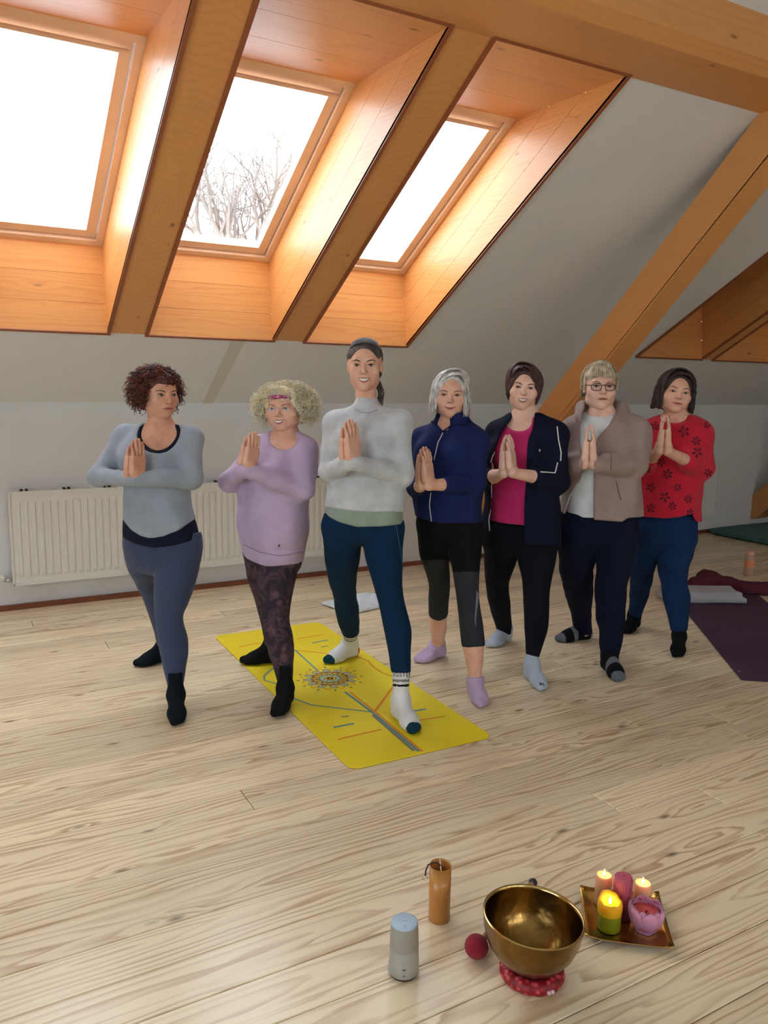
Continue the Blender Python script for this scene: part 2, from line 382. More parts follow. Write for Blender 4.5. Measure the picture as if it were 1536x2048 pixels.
for i in (0, 1): skylight(6+i, SKY[i], rp, 'unseen skylight added beside the large one for more daylight')
for i, xr in enumerate(SKY2): skylight(10+i, xr, rq, 'unseen skylight added in the slope behind the viewer for more daylight')

# rafters between the shafts, flush with the plaster
def rafter(xa, xb, label):
    pts = [rp(xa, BS0-.01, -.006), rp(xb, BS0-.01, -.006), rp(xb, BS1+.02, -.006), rp(xa, BS1+.02, -.006), rp(xa, BS0-.01, .015), rp(xb, BS0-.01, .015), rp(xb, BS1+.02, .015), rp(xa, BS1+.02, .015)]
    c = np.mean([np.array(p) for p in pts], 0)
    tag(MB().hexa([np.array(p)-c for p in pts]).build('rafter_beam', M['beam_y'], loc=c), label, 'beam', kind='structure')
rafter(.88+.0195, 1.11-.0195, 'wide rafter between the large and the middle skylight')
rafter(1.87+.0195, 2.10-.0195, 'rafter between the middle and the narrow skylight')
rafter(5.81+.0195, 5.97-.0195, 'dark rafter between the far skylights')
# purlin along the top, chamfered towards the room
pz = 2.862; pt = KZ+(WY-2.5)*SA/CA
prof = [(2.868, pz), (2.556, pz), (2.50, pz+.045), (2.50, pt+.0), (2.868, KZ+(WY-2.868)*SA/CA)]
v = [(-6.9, a-2.68, b-2.95) for a, b in prof]+[(6.9, a-2.68, b-2.95) for a, b in prof]
f = [(4, 3, 2, 1, 0), (5, 6, 7, 8, 9)]+[(i, (i+1) % 5, 5+(i+1) % 5, 5+i) for i in range(5)]
tag(mesh_obj('purlin_beam', v, f, M['beam'], loc=(3.55, 2.68, 2.95)), 'long horizontal purlin crossing above the skylights', 'beam', kind='structure')
# leaning struts from wall to purlin
def strut(x, label):
    a = math.radians(44.1); ta = math.tan(a); w, dp = .172, .222
    zt = lambda y: 2.857-(y-2.90)*ta
    zb = lambda y: zt(y)-dp/math.cos(a)
    pr = [(WY, zt(WY)+.03), (WY, .11), (WY-.12, .11)]
    yb = WY-.12
    ylow = 3.76+(1.717-.11)/ta
    pr = [(WY, zt(WY)), (WY, .11), (min(ylow, WY-.05), .11), (2.545, zb(2.545)), (2.545, pz+.02), (2.90-.02, pz+.0)]
    c = np.array([x+w/2, 4.0, 1.6]); n = len(pr)
    v = [(-w/2, p-c[1], q-c[2]) for p, q in pr]+[(w/2, p-c[1], q-c[2]) for p, q in pr]
    f = [tuple(range(n))[::-1], tuple(range(n, 2*n))]+[(i, (i+1) % n, n+(i+1) % n, n+i) for i in range(n)]
    tag(mesh_obj('strut_beam', v, f, M['beam_y'], loc=c), label, 'beam', kind='structure')
strut(3.79, 'leaning timber strut behind the woman in glasses')
strut(7.64, 'foot of a leaning timber strut above the teal blanket')

# radiators
def radiator(xa, xb, z0, z1, label):
    root = tag(empty('radiator', (xa, WY-.1, z0)), label, 'radiator', 'white panel radiators on the knee wall')
    L, Hh = xb-xa, z1-z0
    MB().box((0, .02, 0), (L, .085, Hh)).build('back_panel', M['enamel'], root)
    # stamped front: each flute a raised pad with tapered ends
    mb = MB(); mb.box((0, 0.004, 0), (L, .02, Hh)); n = max(1, int((L-.05)/.0445)); p = (L-.05)/n
    for i in range(n):
        a = .025+i*p+.007; b = a+p-.014; zl, zh = .045, Hh-.05
        mb.hexa([(a, .004, zl), (b, .004, zl), (b, .004, zh), (a, .004, zh), (a+.007, -.006, zl+.022), (b-.007, -.006, zl+.022), (b-.007, -.006, zh-.022), (a+.007, -.006, zh-.022)])
    mb.box((-.004, -.006, 0), (.006, .09, Hh)); mb.box((L-.006, -.006, 0), (L+.004, .09, Hh)); mb.box((0, -.006, 0), (L, .004, .012))
    mb.build('front_panel', M['enamel'], root)
    g = MB(); g.box((-.004, -.006, Hh-.002), (L+.004, .002, Hh+.008)); g.box((-.004, .082, Hh-.002), (L+.004, .09, Hh+.008))
    k = int(L/.03)
    for i in range(k): g.box((i*L/k, .002, Hh), (i*L/k+.008, .082, Hh+.004))
    g.build('top_grille', M['enamel'], root)
    for i in range(int(L/.25)):
        for d in (0, .03): MB().box((.07+i*.25+d, .02, Hh+.004), (.082+i*.25+d, .07, Hh+.016)).build('grille_clip', M['dark'], root)
    v = empty('valve'); v.parent = root
    MB().tube([(0, .045, .03), (-.05, .045, .03)], .010, 10).tube([(-.05, .045, .03), (-.05, .1, .03)], .010, 10).build('pipe', M['chrome'], v, True)
    MB().ell((-.062, .045, .045), (.02, .02, .024)).build('lockshield_cap', M['enamel'], v, True)
    return root
radiator(.37, 2.78, .177, .765, 'long white panel radiator beside the woman in grey')
radiator(5.3, 6.94, .20, .74, 'white radiator beside the woman in red')

# tree outside the middle skylight
def tree():
    base = px_depth(480, 470, 14.0); rg = random.Random(11)
    root = tag(empty('bare_tree', (base[0], base[1], -4.5)), 'bare branching tree outside the middle skylight', 'tree')
    mb = MB()
    def grow(p, d, L, r, lev):
        n = 4; pts = [p]; rr = [r]
        for i in range(n):
            d = d+np.array([rg.gauss(0, .13), rg.gauss(0, .13), rg.gauss(.03, .08)]); d /= np.linalg.norm(d)
            p = p+d*L/n; pts.append(p); rr.append(r*(1-.12*(i+1)))
            if lev < 5 and i >= 1:
                for _ in range(2 if lev < 2 else 1):
                    e = d+np.array([rg.gauss(0, .55), rg.gauss(0, .55), rg.gauss(.05, .35)]); e /= np.linalg.norm(e)
                    grow(p, e, L*rg.uniform(.52, .74), r*.56, lev+1)
        mb.tube(pts, rr, 4 if lev > 1 else 8, caps=False)
    o = np.array([0, 0, 0.])
    MB().tube([(0, 0, 0), (.05, 0, 4), (0, .05, 7.6)], [.24, .2, .15], 10).build('trunk', M['bark'], root)
    for k, (dx, dy, dz) in enumerate(((.15, 0, 1), (-.45, .2, .9), (.5, -.2, .8), (-.1, -.5, .9), (-.75, 0, .7))):
        d = np.array([dx, dy, dz]); grow(np.array([0, 0, 7.3+.05*k]), d/np.linalg.norm(d), 1.3, .06, 1)
    tag(mb.build('branches', M['bark'], root), kind='stuff')
tree()

# ------------------------------------------------------------------ bodies: smooth blended solids, meshed with surface nets
F32 = np.float32
def smin(a, b, k):
    if k <= 0: return np.minimum(a, b)
    h = np.maximum(k-np.abs(a-b), 0)/k
    return np.minimum(a, b)-h*h*k*.25
def smax(a, b, k): return -smin(-a, -b, k)
def f_cone(a, b, ra, rb):
    a = np.asarray(a, F32); b = np.asarray(b, F32); ba = b-a; L2 = float(ba@ba)+1e-9
    def fn(x, y, z):
        h = np.clip(((x-a[0])*ba[0]+(y-a[1])*ba[1]+(z-a[2])*ba[2])/L2, 0, 1)
        return np.sqrt((x-a[0]-h*ba[0])**2+(y-a[1]-h*ba[1])**2+(z-a[2]-h*ba[2])**2)-(ra+(rb-ra)*h)
    m = max(ra, rb); fn.lo = np.minimum(a, b)-m; fn.hi = np.maximum(a, b)+m
    return fn
def f_ell(c, r, R=None):
    c = np.asarray(c, F32); r = np.asarray(r, F32)
    def fn(x, y, z):
        x = x-c[0]; y = y-c[1]; z = z-c[2]
        if R is not None:
            x, y, z = (R[0][0]*x+R[0][1]*y+R[0][2]*z, R[1][0]*x+R[1][1]*y+R[1][2]*z, R[2][0]*x+R[2][1]*y+R[2][2]*z)
        k0 = np.sqrt((x/r[0])**2+(y/r[1])**2+(z/r[2])**2); k1 = np.sqrt((x/r[0]**2)**2+(y/r[1]**2)**2+(z/r[2]**2)**2)
        return k0*(k0-1)/(k1+1e-6)
    m = float(r.max()) if R is not None else r
    fn.lo = c-m; fn.hi = c+m
    return fn
def f_rbox(c, h, rad):
    c = np.asarray(c, F32)
    def fn(x, y, z):
        qx, qy, qz = np.abs(x-c[0])-h[0], np.abs(y-c[1])-h[1], np.abs(z-c[2])-h[2]
        return np.sqrt(np.maximum(qx, 0)**2+np.maximum(qy, 0)**2+np.maximum(qz, 0)**2)+np.minimum(np.maximum(qx, np.maximum(qy, qz)), 0)-rad
    fn.lo = c-np.array(h)-rad; fn.hi = c+np.array(h)+rad
    return fn
class Field:
    def __init__(s, lo, hi, h):
        s.h = h; s.lo = np.asarray(lo, float); n = np.ceil((np.asarray(hi)-s.lo)/h).astype(int)+1
        s.ax = [(s.lo[i]+h*np.arange(n[i])).astype(F32) for i in range(3)]; s.D = np.full(n, .08, F32)
    def _sl(s, lo, hi, pad):
        out = []
        for i in range(3):
            a = int(np.searchsorted(s.ax[i], lo[i]-pad)); b = int(np.searchsorted(s.ax[i], hi[i]+pad))
            if b <= a: return None
            out.append(slice(a, b))
        return tuple(out)
    def _xyz(s, sl): return s.ax[0][sl[0]][:, None, None], s.ax[1][sl[1]][None, :, None], s.ax[2][sl[2]][None, None, :]
    def add(s, fn, k=.01, off=0.):
        sl = s._sl(fn.lo, fn.hi, k+.03+off)
        if sl: s.D[sl] = smin(s.D[sl], fn(*s._xyz(sl))-off, k)
        return s
    def sub(s, fn, k=.006):
        sl = s._sl(fn.lo, fn.hi, k+.03)
        if sl: s.D[sl] = smax(s.D[sl], -fn(*s._xyz(sl)), k)
        return s
    def apply(s, g):
        sl = tuple(slice(0, n) for n in s.D.shape); s.D = g(s.D, *s._xyz(sl)).astype(F32); return s
    def mesh(s, smooth=3):
        D = s.D; S = D < 0
        c = np.zeros(tuple(n-1 for n in D.shape), np.int8)
        for i in (0, 1):
            for j in (0, 1):
                for k in (0, 1): c += S[i:D.shape[0]-1+i, j:D.shape[1]-1+j, k:D.shape[2]-1+k]
        act = (c > 0) & (c < 8); I, J, K = np.nonzero(act); ids = np.full(act.shape, -1, np.int32); ids[I, J, K] = np.arange(len(I))
        acc = np.zeros((len(I), 3)); cnt = np.zeros(len(I)); corners = [(i, j, k) for i in (0, 1) for j in (0, 1) for k in (0, 1)]
        val = {q: D[I+q[0], J+q[1], K+q[2]] for q in corners}
        for q in corners:
            for a in range(3):
                if q[a]: continue
                p = list(q); p[a] = 1; p = tuple(p); d0, d1 = val[q], val[p]; m = (d0 < 0) != (d1 < 0)
                t = np.where(m, d0/(d0-d1+1e-12), 0)
                e = np.zeros((len(I), 3)); e += np.array(q, float); e[:, a] += t
                acc += e*m[:, None]; cnt += m
        V = s.lo+s.h*(np.stack([I, J, K], 1)+acc/np.maximum(cnt, 1)[:, None])
        Q = []
        for a in range(3):
            b, d = (a+1) % 3, (a+2) % 3
            sl0 = [slice(None)]*3; sl1 = [slice(None)]*3; sl0[a] = slice(0, D.shape[a]-1); sl1[a] = slice(1, D.shape[a])
            s0, s1 = S[tuple(sl0)], S[tuple(sl1)]; E = np.argwhere(s0 != s1)
            E = E[(E[:, b] > 0) & (E[:, d] > 0) & (E[:, b] < D.shape[b]-1) & (E[:, d] < D.shape[d]-1)]
            if not len(E): continue
            flip = s0[E[:, 0], E[:, 1], E[:, 2]]
            def idx(db, dd):
                X = E.copy(); X[:, b] += db; X[:, d] += dd; return ids[X[:, 0], X[:, 1], X[:, 2]]
            q = np.stack([idx(-1, -1), idx(0, -1), idx(0, 0), idx(-1, 0)], 1)
            q[~flip] = q[~flip][:, ::-1]; Q.append(q)
        Q = np.concatenate(Q) if Q else np.zeros((0, 4), int)
        for _ in range(smooth):                # relax the grid steps
            a = Q.ravel(); b = np.roll(Q, 1, 1).ravel(); n = len(V); c = np.bincount(a, minlength=n)+np.bincount(b, minlength=n)
            W = np.stack([np.bincount(a, V[b, i], n)+np.bincount(b, V[a, i], n) for i in range(3)], 1)/np.maximum(c, 1)[:, None]
            V = V*.45+W*.55
        return V, Q
def rumple(amp, sc_=1.0, ph=0.):
    rg = np.random.RandomState(int(ph*17)+3); W = []
    for i in range(7):
        d = rg.normal(size=3); d /= np.linalg.norm(d); W.append((d*rg.uniform(22, 58)*sc_, rg.uniform(0, 6.28), rg.normal(size=3)*9*sc_))
    def g(D, x, y, z):
        n = 0
        for d, p, m in W:
            n = n+np.sin(F32(d[0])*x+F32(d[1])*y+F32(d[2])*z+F32(p)+F32(1.6)*np.sin(F32(m[0])*x+F32(m[1])*y+F32(m[2])*z))*(.55+.45*np.sin(F32(m[1])*x*.7+F32(m[2])*y*.7+F32(m[0])*z*.7+F32(p)))
        return D+F32(amp*.55)*n
    return g

# ---- garment and skin materials
def knit(name, c, var=.08, bump=.5, bscale=420., rough=.9, crease=.30):
    m = plain(name, c, rough, var=var, vscale=14., bump=bump, bscale=bscale, sheen=.12 if max(c) > .12 else 0., spec=.5 if max(c) > .12 else .2); t = m.node_tree; nd = t.nodes
    fine = [x for x in nd if x.type == 'BUMP'][0]; tc = [x for x in nd if x.type == 'TEX_COORD'][0]
    nz = nd.new('ShaderNodeTexNoise'); nz.inputs['Scale'].default_value = 7.5; nz.inputs['Detail'].default_value = 2.; nz.inputs['Distortion'].default_value = .7
    bp = nd.new('ShaderNodeBump'); bp.inputs['Strength'].default_value = crease; bp.inputs['Distance'].default_value = .03      # soft creases of the cloth
    t.links.new(tc.outputs['Object'], nz.inputs['Vector']); t.links.new(nz.outputs[0], bp.inputs['Height']); t.links.new(bp.outputs[0], fine.inputs['Normal'])
    return m
def skin_mat(name, c):
    n = NT(name); b = n.b; tc = n.new('ShaderNodeTexCoord')
    nz = n.new('ShaderNodeTexNoise', i_Scale=26., i_Detail=5.); n.link(tc.outputs['Object'], nz.inputs['Vector'])
    lo = (c[0]*.88, c[1]*.80, c[2]*.78)
    n.link(n.ramp(nz.outputs[0], [(.32, lo), (.62, c)]), b.inputs['Base Color']); b.inputs['Roughness'].default_value = .48
    pass
    n2 = n.new('ShaderNodeTexNoise', i_Scale=380., i_Detail=2.); n.link(tc.outputs['Object'], n2.inputs['Vector'])
    bp = n.new('ShaderNodeBump', i_Strength=.12, i_Distance=.001); n.link(n2.outputs[0], bp.inputs['Height']); n.link(bp.outputs[0], b.inputs['Normal'])
    return n.mat
def hair_mat(name, c, c2, dk=.62):
    out = []
    for k, (sfx, g) in enumerate((('', 1.), ('_dark', dk), ('_light', 1.35))):
        n = NT(name+sfx); b = n.b; tc = n.new('ShaderNodeTexCoord')
        nz = n.new('ShaderNodeTexNoise', i_Scale=34., i_Detail=4.); n.link(tc.outputs['Object'], nz.inputs['Vector'])
        q = lambda c: tuple(min(.95, x*g) for x in c)
        n.link(n.ramp(nz.outputs[0], [(.35, q(c)), (.66, q(c2))]), b.inputs['Base Color']); b.inputs['Roughness'].default_value = .58
        out.append(n.mat)
    return out
M['skin'] = skin_mat('skin', srgb(232, 182, 156)); M['skin2'] = skin_mat('skin_pale', srgb(240, 196, 174)); M['skin3'] = skin_mat('skin_tan', srgb(220, 166, 138))
M['eye_white'] = plain('eye_white', (.52, .49, .47), .4); M['iris'] = plain('iris', (.035, .025, .02), .2)
M['lash'] = plain('lash', (.03, .018, .015), .7); M['lip'] = plain('lip', srgb(176, 92, 84), .4); M['teeth'] = plain('teeth', (.82, .79, .73), .25)
_n = NT('lens_glass'); _t = _n.new('ShaderNodeBsdfTransparent'); _t.inputs[0].default_value = (.93, .93, .95, 1); _q = _n.new('ShaderNodeBsdfGlossy', i_Roughness=.1); _x = _n.new('ShaderNodeMixShader', i_Fac=.015)
_n.link(_t.outputs[0], _x.inputs[1]); _n.link(_q.outputs[0], _x.inputs[2]); _n.link(_x.outputs[0], _n.n['Material Output'].inputs[0]); M['lens'] = _n.mat
M['mouth'] = plain('mouth_dark', (.12, .03, .03), .6)
M['zip'] = plain('zip_tape', (.62, .62, .64), .4); M['thread'] = plain('white_piping', (.75, .75, .76), .7)

# ---- parts of a person
HEADK = dict(xs=1.12)
def head_field(s, xs, neck, jaw=1.0, cheek=1.0):
    """head in its own frame: x to image side, y out of the face, z up, origin between the eyes' level and the ears"""
    f = Field((-.115*s*xs-.02, -.14*s, -.30*s), (.115*s*xs+.02, .15*s, .16*s), .0029)
    E = lambda c, r: f_ell((c[0]*s*xs, c[1]*s, c[2]*s), (r[0]*s*xs, r[1]*s, r[2]*s))
    f.add(E((0, -.018, .040), (.0735, .092, .082)), 0)
    f.add(E((0, .020, -.008), (.064, .066, .085)), .03*s)
    f.add(E((0, .026, -.058), (.054*jaw, .054, .052)), .025*s)
    f.add(E((0, .062, -.094), (.020*jaw, .020, .018)), .028*s)
    for q in (-1, 1):
        f.add(E((q*.040, .052, -.026), (.024*cheek, .022, .022)), .022*s)
        f.add(E((q*.046*jaw, .006, -.066), (.016, .028, .024)), .022*s)
    f.add(f_cone((-.034*s*xs, .072*s, .023*s), (.034*s*xs, .072*s, .023*s), .011*s, .011*s), .016*s)
    for q in (-1, 1): f.sub(E((q*.031, .096, .003), (.0165, .017, .0095)), .012*s)
    f.add(f_cone((0, .080*s, .012*s), (0, .1035*s, -.026*s), .0075*s, .0105*s), .010*s)
    for q in (-1, 1): f.add(E((q*.0115, .092, -.031), (.0075, .009, .0065)), .006*s)
    f.add(E((0, .074, -.060), (.028, .017, .020)), .016*s)
    f.sub(E((0, .100, -.0475), (.006, .008, .007)), .006*s)
    f.sub(E((0, .092, -.079), (.018, .008, .004)), .008*s)
    for q in (-1, 1):
        f.add(E((q*.0725, -.006, -.004), (.008, .017, .029)), .006*s)
        f.sub(E((q*.082, .000, .002), (.006, .009, .014)), .004*s)
        for (n0, n1) in ((.020, .036),):       # fold from nostril to mouth corner
            f.sub(f_cone((q*n0*s*xs, .0935*s, -.034*s), (q*n1*s*xs, .080*s, -.062*s), .0022*s, .0022*s), .008*s)
    return f
def surf_y(f, x, z):
    """front surface of a head field at local x, z"""
    i = np.clip((x-f.lo[0])/f.h, 0, f.D.shape[0]-1.01); k = np.clip((z-f.lo[2])/f.h, 0, f.D.shape[2]-1.01)
    i0, k0 = int(i), int(k); a, b = i-i0, k-k0
    c = (f.D[i0, :, k0]*(1-a)+f.D[i0+1, :, k0]*a)*(1-b)+(f.D[i0, :, k0+1]*(1-a)+f.D[i0+1, :, k0+1]*a)*b
    for j in range(len(c)-1, 0, -1):
        if c[j-1] < 0 <= c[j]: return float(f.ax[1][j-1]+f.h*(-c[j-1])/(c[j]-c[j-1]))
    return 0.
def hand_prims(prim, sgn=1):
    """hand in its own frame: z to the fingertips, y out of the back of the hand, x to the thumb"""
    prim(f_rbox((0, 0, .050), (.029, .005, .036), .0095), 0)
    prim(f_ell((.020, -.006, .032), (.017, .013, .030)), .012)
    prim(f_ell((-.024, -.005, .030), (.013, .012, .028)), .012)
    prim(f_cone((-.008, 0, -.008), (-.008, 0, .016), .0195, .0195), .012); prim(f_cone((.008, 0, -.008), (.008, 0, .016), .0195, .0195), .012)
    for x, z0, L, r, sp in ((.0285, .086, .068, .0086, .02), (.0095, .090, .077, .0089, .0), (-.0095, .086, .071, .0084, -.015), (-.0275, .076, .056, .0074, -.05)):
        p0 = np.array([x, .001, z0]); p1 = p0+np.array([sp*L*.5, .003, L*.45]); p2 = p1+np.array([sp*L*.3, -.001, L*.30]); p3 = p2+np.array([sp*L*.2, -.003, L*.25])
        prim(f_cone(p0-np.array([0, 0, .02]), p0, r*1.0, r*1.05), .006); prim(f_cone(p0, p1, r*1.02, r*.96), .003); prim(f_cone(p1, p2, r*.98, r*.88), .002); prim(f_cone(p2, p3, r*.88, r*.74), .002)
        prim(f_ell(p1+np.array([0, .002, 0]), (r*.9, r*.95, r*1.1)), .003)
    q0, q1, q2, q3 = np.array([.022, -.006, .018]), np.array([.040, -.008, .046]), np.array([.046, -.009, .074]), np.array([.044, -.009, .098])
    prim(f_cone(q0, q1, .0135, .0105), .008); prim(f_cone(q1, q2, .0105, .0095), .004); prim(f_cone(q2, q3, .0095, .0075), .003)
NAILS = [((.0285+.0013, .0056, .150), .0052), ((.0095, .0058, .163), .0054), ((-.0095-.001, .0054, .153), .0051), ((-.0275-.0026, .0048, .129), .0046)]
class Xf:
    """wraps a world-frame primitive so it can be used in a local frame grid"""
    def __init__(s, org, ax): s.o = np.asarray(org, float); s.A = np.asarray(ax, float)   # rows = local axes
    def to_local(s, p): return s.A @ (np.asarray(p, float)-s.o)
    def to_world(s, V): return np.asarray(V) @ s.A+s.o
def arm_mesh(X, elbow_l, r_elb, r_wr, res=.0029, scale=1.0):
    f = Field((-.065, -.06, -.085), (.075, .06, .19), res)
    hand_prims(lambda fn, k: f.add(fn, k))
    e = np.asarray(elbow_l)/scale; w = np.array([0, 0, -.012]); d = e-w; d = d/np.linalg.norm(d)
    f2 = None
    f.add(f_cone(w, w+d*.075, r_wr/scale, r_wr/scale*1.12), .016)
    V, Q = f.mesh(1)
    return V*scale, Q
def local_mesh_to(o_verts, X): return X.to_world(o_verts)

def loft(rings, yaw, power=2.25, kb=.004):
    """rings: (z, cx, cy, a, b) any order; elliptic tube turned by yaw (about z, in the camera-facing frame)"""
    R = np.array(sorted(rings)); z_ = R[:, 0]
    zz = np.linspace(z_[0], z_[-1], 60)
    sm = []
    for c in range(1, 5):
        v = np.interp(zz, z_, R[:, c])
        v = np.convolve(np.pad(v, 3, mode='edge'), np.ones(7)/7, 'valid'); sm.append(v)
    ax = math.cos(yaw)*RT-math.sin(yaw)*TC; ay = math.cos(yaw)*TC+math.sin(yaw)*RT
    def fn(x, y, z):
        cx, cy, a, b = [np.interp(z, zz, q).astype(F32) for q in sm]
        dx, dy = x-cx, y-cy
        p = np.abs(dx*F32(ax[0])+dy*F32(ax[1]))/a; q = np.abs(dx*F32(ay[0])+dy*F32(ay[1]))/b
        d = ((p**power+q**power)**(1/power)-1)*np.minimum(a, b)
        return smax(smax(d, z-F32(zz[-1]), .02), F32(zz[0])-z, kb)
    m = max(R[:, 3].max(), R[:, 4].max())
    fn.lo = np.array([R[:, 1].min()-m, R[:, 2].min()-m, z_[0]]); fn.hi = np.array([R[:, 1].max()+m, R[:, 2].max()+m, z_[-1]])
    return fn

def smooth_chain(ch, n=5):
    P = [np.array([*c, r]) for c, r in ch]; P = [2*P[0]-P[1]]+P+[2*P[-1]-P[-2]]; out = []
    for i in range(1, len(P)-2):
        for k in range(n):
            t = k/n; a, b, c, d = P[i-1], P[i], P[i+1], P[i+2]
            q = .5*(2*b+(c-a)*t+(2*a-5*b+4*c-d)*t*t+(3*b-a-3*c+d)*t**3); out.append((q[:3], float(q[3])))
    return out+[ch[-1]]
class Person:
    def __init__(s, spec):
        s.sp = spec; s.D = spec['D']; D = s.D
        mid = (np.array(px_floor(*spec['footF'][1]))+np.array(px_floor(*spec['footB'][1])))/2
        s.B = np.array([mid[0], mid[1], 0.])
        s.root = tag(empty('person', s.B), spec['label'], 'person', 'women standing in a row with palms together')
        s.mpp = D/FPX
        s.bvh = {}; s.objs = {}
    def P(s, u, v, dd=0.): return px_depth(u, v, s.D-dd)-s.B
    def obj(s, name, V, Q, mats, mi=None, label=None):
        o = mesh_obj(name, V, Q, mats, s.root, True, mi); s.objs[name] = o
        if label: o['label'] = label
        return o
    def keep(s, key, V, Q): s.bvh[key] = BVHTree.FromPolygons([tuple(p) for p in V], [tuple(q) for q in Q])
    def hit(s, key, u, v, lift=.002):
        r = ray(u, v); r = r/np.linalg.norm(r); o = CAM-s.B
        h = s.bvh[key].ray_cast(Vector(o), Vector(r))
        if h[0] is None: return None
        n = np.array(h[1]); n = n if n@r < 0 else -n
        return np.array(h[0])+n*lift
    def line(s, key, pts, r, name, mat, n=6, lift=.002, flat=1.0, steps=5):
        out = []
        for (a, b) in zip(pts[:-1], pts[1:]):
            for k in range(steps):
                t = k/steps; p = s.hit(key, a[0]+(b[0]-a[0])*t, a[1]+(b[1]-a[1])*t, lift)
                if p is not None: out.append(p)
        p = s.hit(key, *pts[-1], lift)
        if p is not None: out.append(p)
        if len(out) < 2: return None
        # drop depth jumps
        keep = [out[0]]
        for q in out[1:]:
            if np.linalg.norm(q-keep[-1]) < .12: keep.append(q)
        o = MB().tube(keep, r, n, flat=flat).build(name, mat, s.objs.get(key, s.root), True); return o
    # -- pieces
    def torso_rings(s, key, grow=0.):
        out = []; hip = key == 'hips'; nr_ = len(s.sp[key]); yaw = math.radians(s.sp['yaw'])
        for t in s.sp[key]:
            v, ul, ur = t[:3]; dd = t[3] if len(t) > 3 else 0.; ratio = t[4] if len(t) > 4 else (.60-.24*len(out)/max(1, nr_-1) if hip else s.sp.get('ratio', .68))
            a, b = s.P(ul, v, dd), s.P(ur, v, dd); c = (a+b)/2; h = np.linalg.norm(b-a)/2
            h = h/math.sqrt(math.cos(yaw)**2+(ratio*math.sin(yaw))**2)
            out.append((c[2], c[0], c[1], h+grow, h*ratio+grow))
        return out
    def chain(s, pts): return [(s.P(p[0], p[1], p[2]), p[3]*s.mpp) for p in pts]
    def hem_cut(s, curve, below=True):
        us = [p[0] for p in curve]; vs = [p[1] for p in curve]
        def g(D, x, y, z):
            u, v = to_px(x+F32(s.B[0]), y+F32(s.B[1]), z+F32(s.B[2]))
            e = (v-np.interp(u, us, vs))*F32(s.mpp)
            return smax(D, e if below else -e, .004)
        return g
    def front_open(s, left, right, dd=-.02):
        """opens a garment between two edge curves given as (v, u), front side only"""
        lv, lu = [p[0] for p in left], [p[1] for p in left]; rv, ru = [p[0] for p in right], [p[1] for p in right]
        c = s.P(*s.sp['neck'])
        def g(D, x, y, z):
            u, v = to_px(x+F32(s.B[0]), y+F32(s.B[1]), z+F32(s.B[2]))
            e = np.minimum(u-np.interp(v, lv, lu), np.interp(v, rv, ru)-u)*F32(s.mpp)
            fr = (x-c[0])*F32(TC[0])+(y-c[1])*F32(TC[1])-F32(dd)
            return smax(D, np.minimum(e, fr), .005)
        return g
    def garment(s, name, torso, mat, sleeves, hem, res=.0065, neck=None, grow=0., cuff=(1., 1.), fold=.003, sleeve_grow=0., yoke=True, extra=None, opening=None, key=None, k_arm=.035, mi=None, hem2=None, bust=True):
        sp = s.sp; fns = []
        tr = loft(s.torso_rings(torso, grow), math.radians(sp['yaw'])); fns.append((tr, 0., 0.))
        nk = s.P(*sp['neck'])
        shl = []
        for side, arm, cf in (('L', sp['armL'], cuff[0]), ('R', sp['armR'], cuff[1])):
            ch = s.chain(arm); shl.append(ch[0]); ch[-1] = (s.wst[side], ch[-1][1])
            if not sleeves: continue
            n = len(ch)-1
            for i in range(n):
                a, ra = ch[i]; b, rb = ch[i+1]
                if i == n-1 and cf < 1: b = a+(b-a)*cf; rb = ra+(rb-ra)*cf
                fns.append((f_cone(a, b, ra+sleeve_grow, rb+sleeve_grow), k_arm if i == 0 else .02, 0.))
        if yoke:
            for c, r in shl:
                fns.append((f_cone(nk-np.array([0, 0, .045]), c, .040+grow, r*.90+grow*.6), .04, 0.))
        if bust and sp.get('bust'):
            yaw = math.radians(sp['yaw'])
            ax = math.cos(yaw)*RT-math.sin(yaw)*TC; ay = math.cos(yaw)*TC+math.sin(yaw)*RT
            bu, bv, br, bd = sp['bust']; c = s.P(bu, bv)
            for q in (-1, 1): fns.append((f_ell(c+q*ax*.072+ay*bd, (br+grow-.006,)*3), .05, 0.))
        if extra: fns += extra
        lo = np.min([f.lo for f, _, _ in fns], 0)-.03; hi = np.max([f.hi for f, _, _ in fns], 0)+.03
        F = Field(lo, hi, res)
        for fn, k, o in fns: F.add(fn, k, o)
        if fold: F.apply(rumple(fold, 1.0, sp['seed']))
        if hem: F.apply(s.hem_cut(hem))
        if hem2: F.apply(s.hem_cut(hem2, False))
        for c, r in (neck or []): F.sub(f_ell(c, r), .006)
        if opening: F.apply(opening)
        V, Q = F.mesh(); s.keep(key or name, V, Q)
        return s.obj(name, V, Q, mat, mi(V, Q) if mi else None)
    def foot_prims(s, toe, heel, L=.232, h0=0., u_ank=None):
        T = np.array(px_floor(*toe))-s.B; H = np.array(px_floor(*heel))-s.B; d = T-H; d[2] = 0; d /= np.linalg.norm(d)
        if u_ank is not None:                  # turn the foot about its toe until the ankle sits under the shin
            best = None
            for a in np.radians(np.arange(-45, 46, 1.)):
                e = np.array([d[0]*math.cos(a)-d[1]*math.sin(a), d[0]*math.sin(a)+d[1]*math.cos(a), 0])
                ua = to_px(*(T-e*(L-.052)+np.array([0, 0, .085+h0])+s.B))[0]; sc_ = abs(ua-u_ank)+abs(a)*3
                if best is None or sc_ < best[0]: best = (sc_, e)
            d = best[1]
        H = T-d*L
        q = np.cross(d, UP); z = lambda h: np.array([0, 0, h+h0])
        ank = H+d*.052+z(.085)
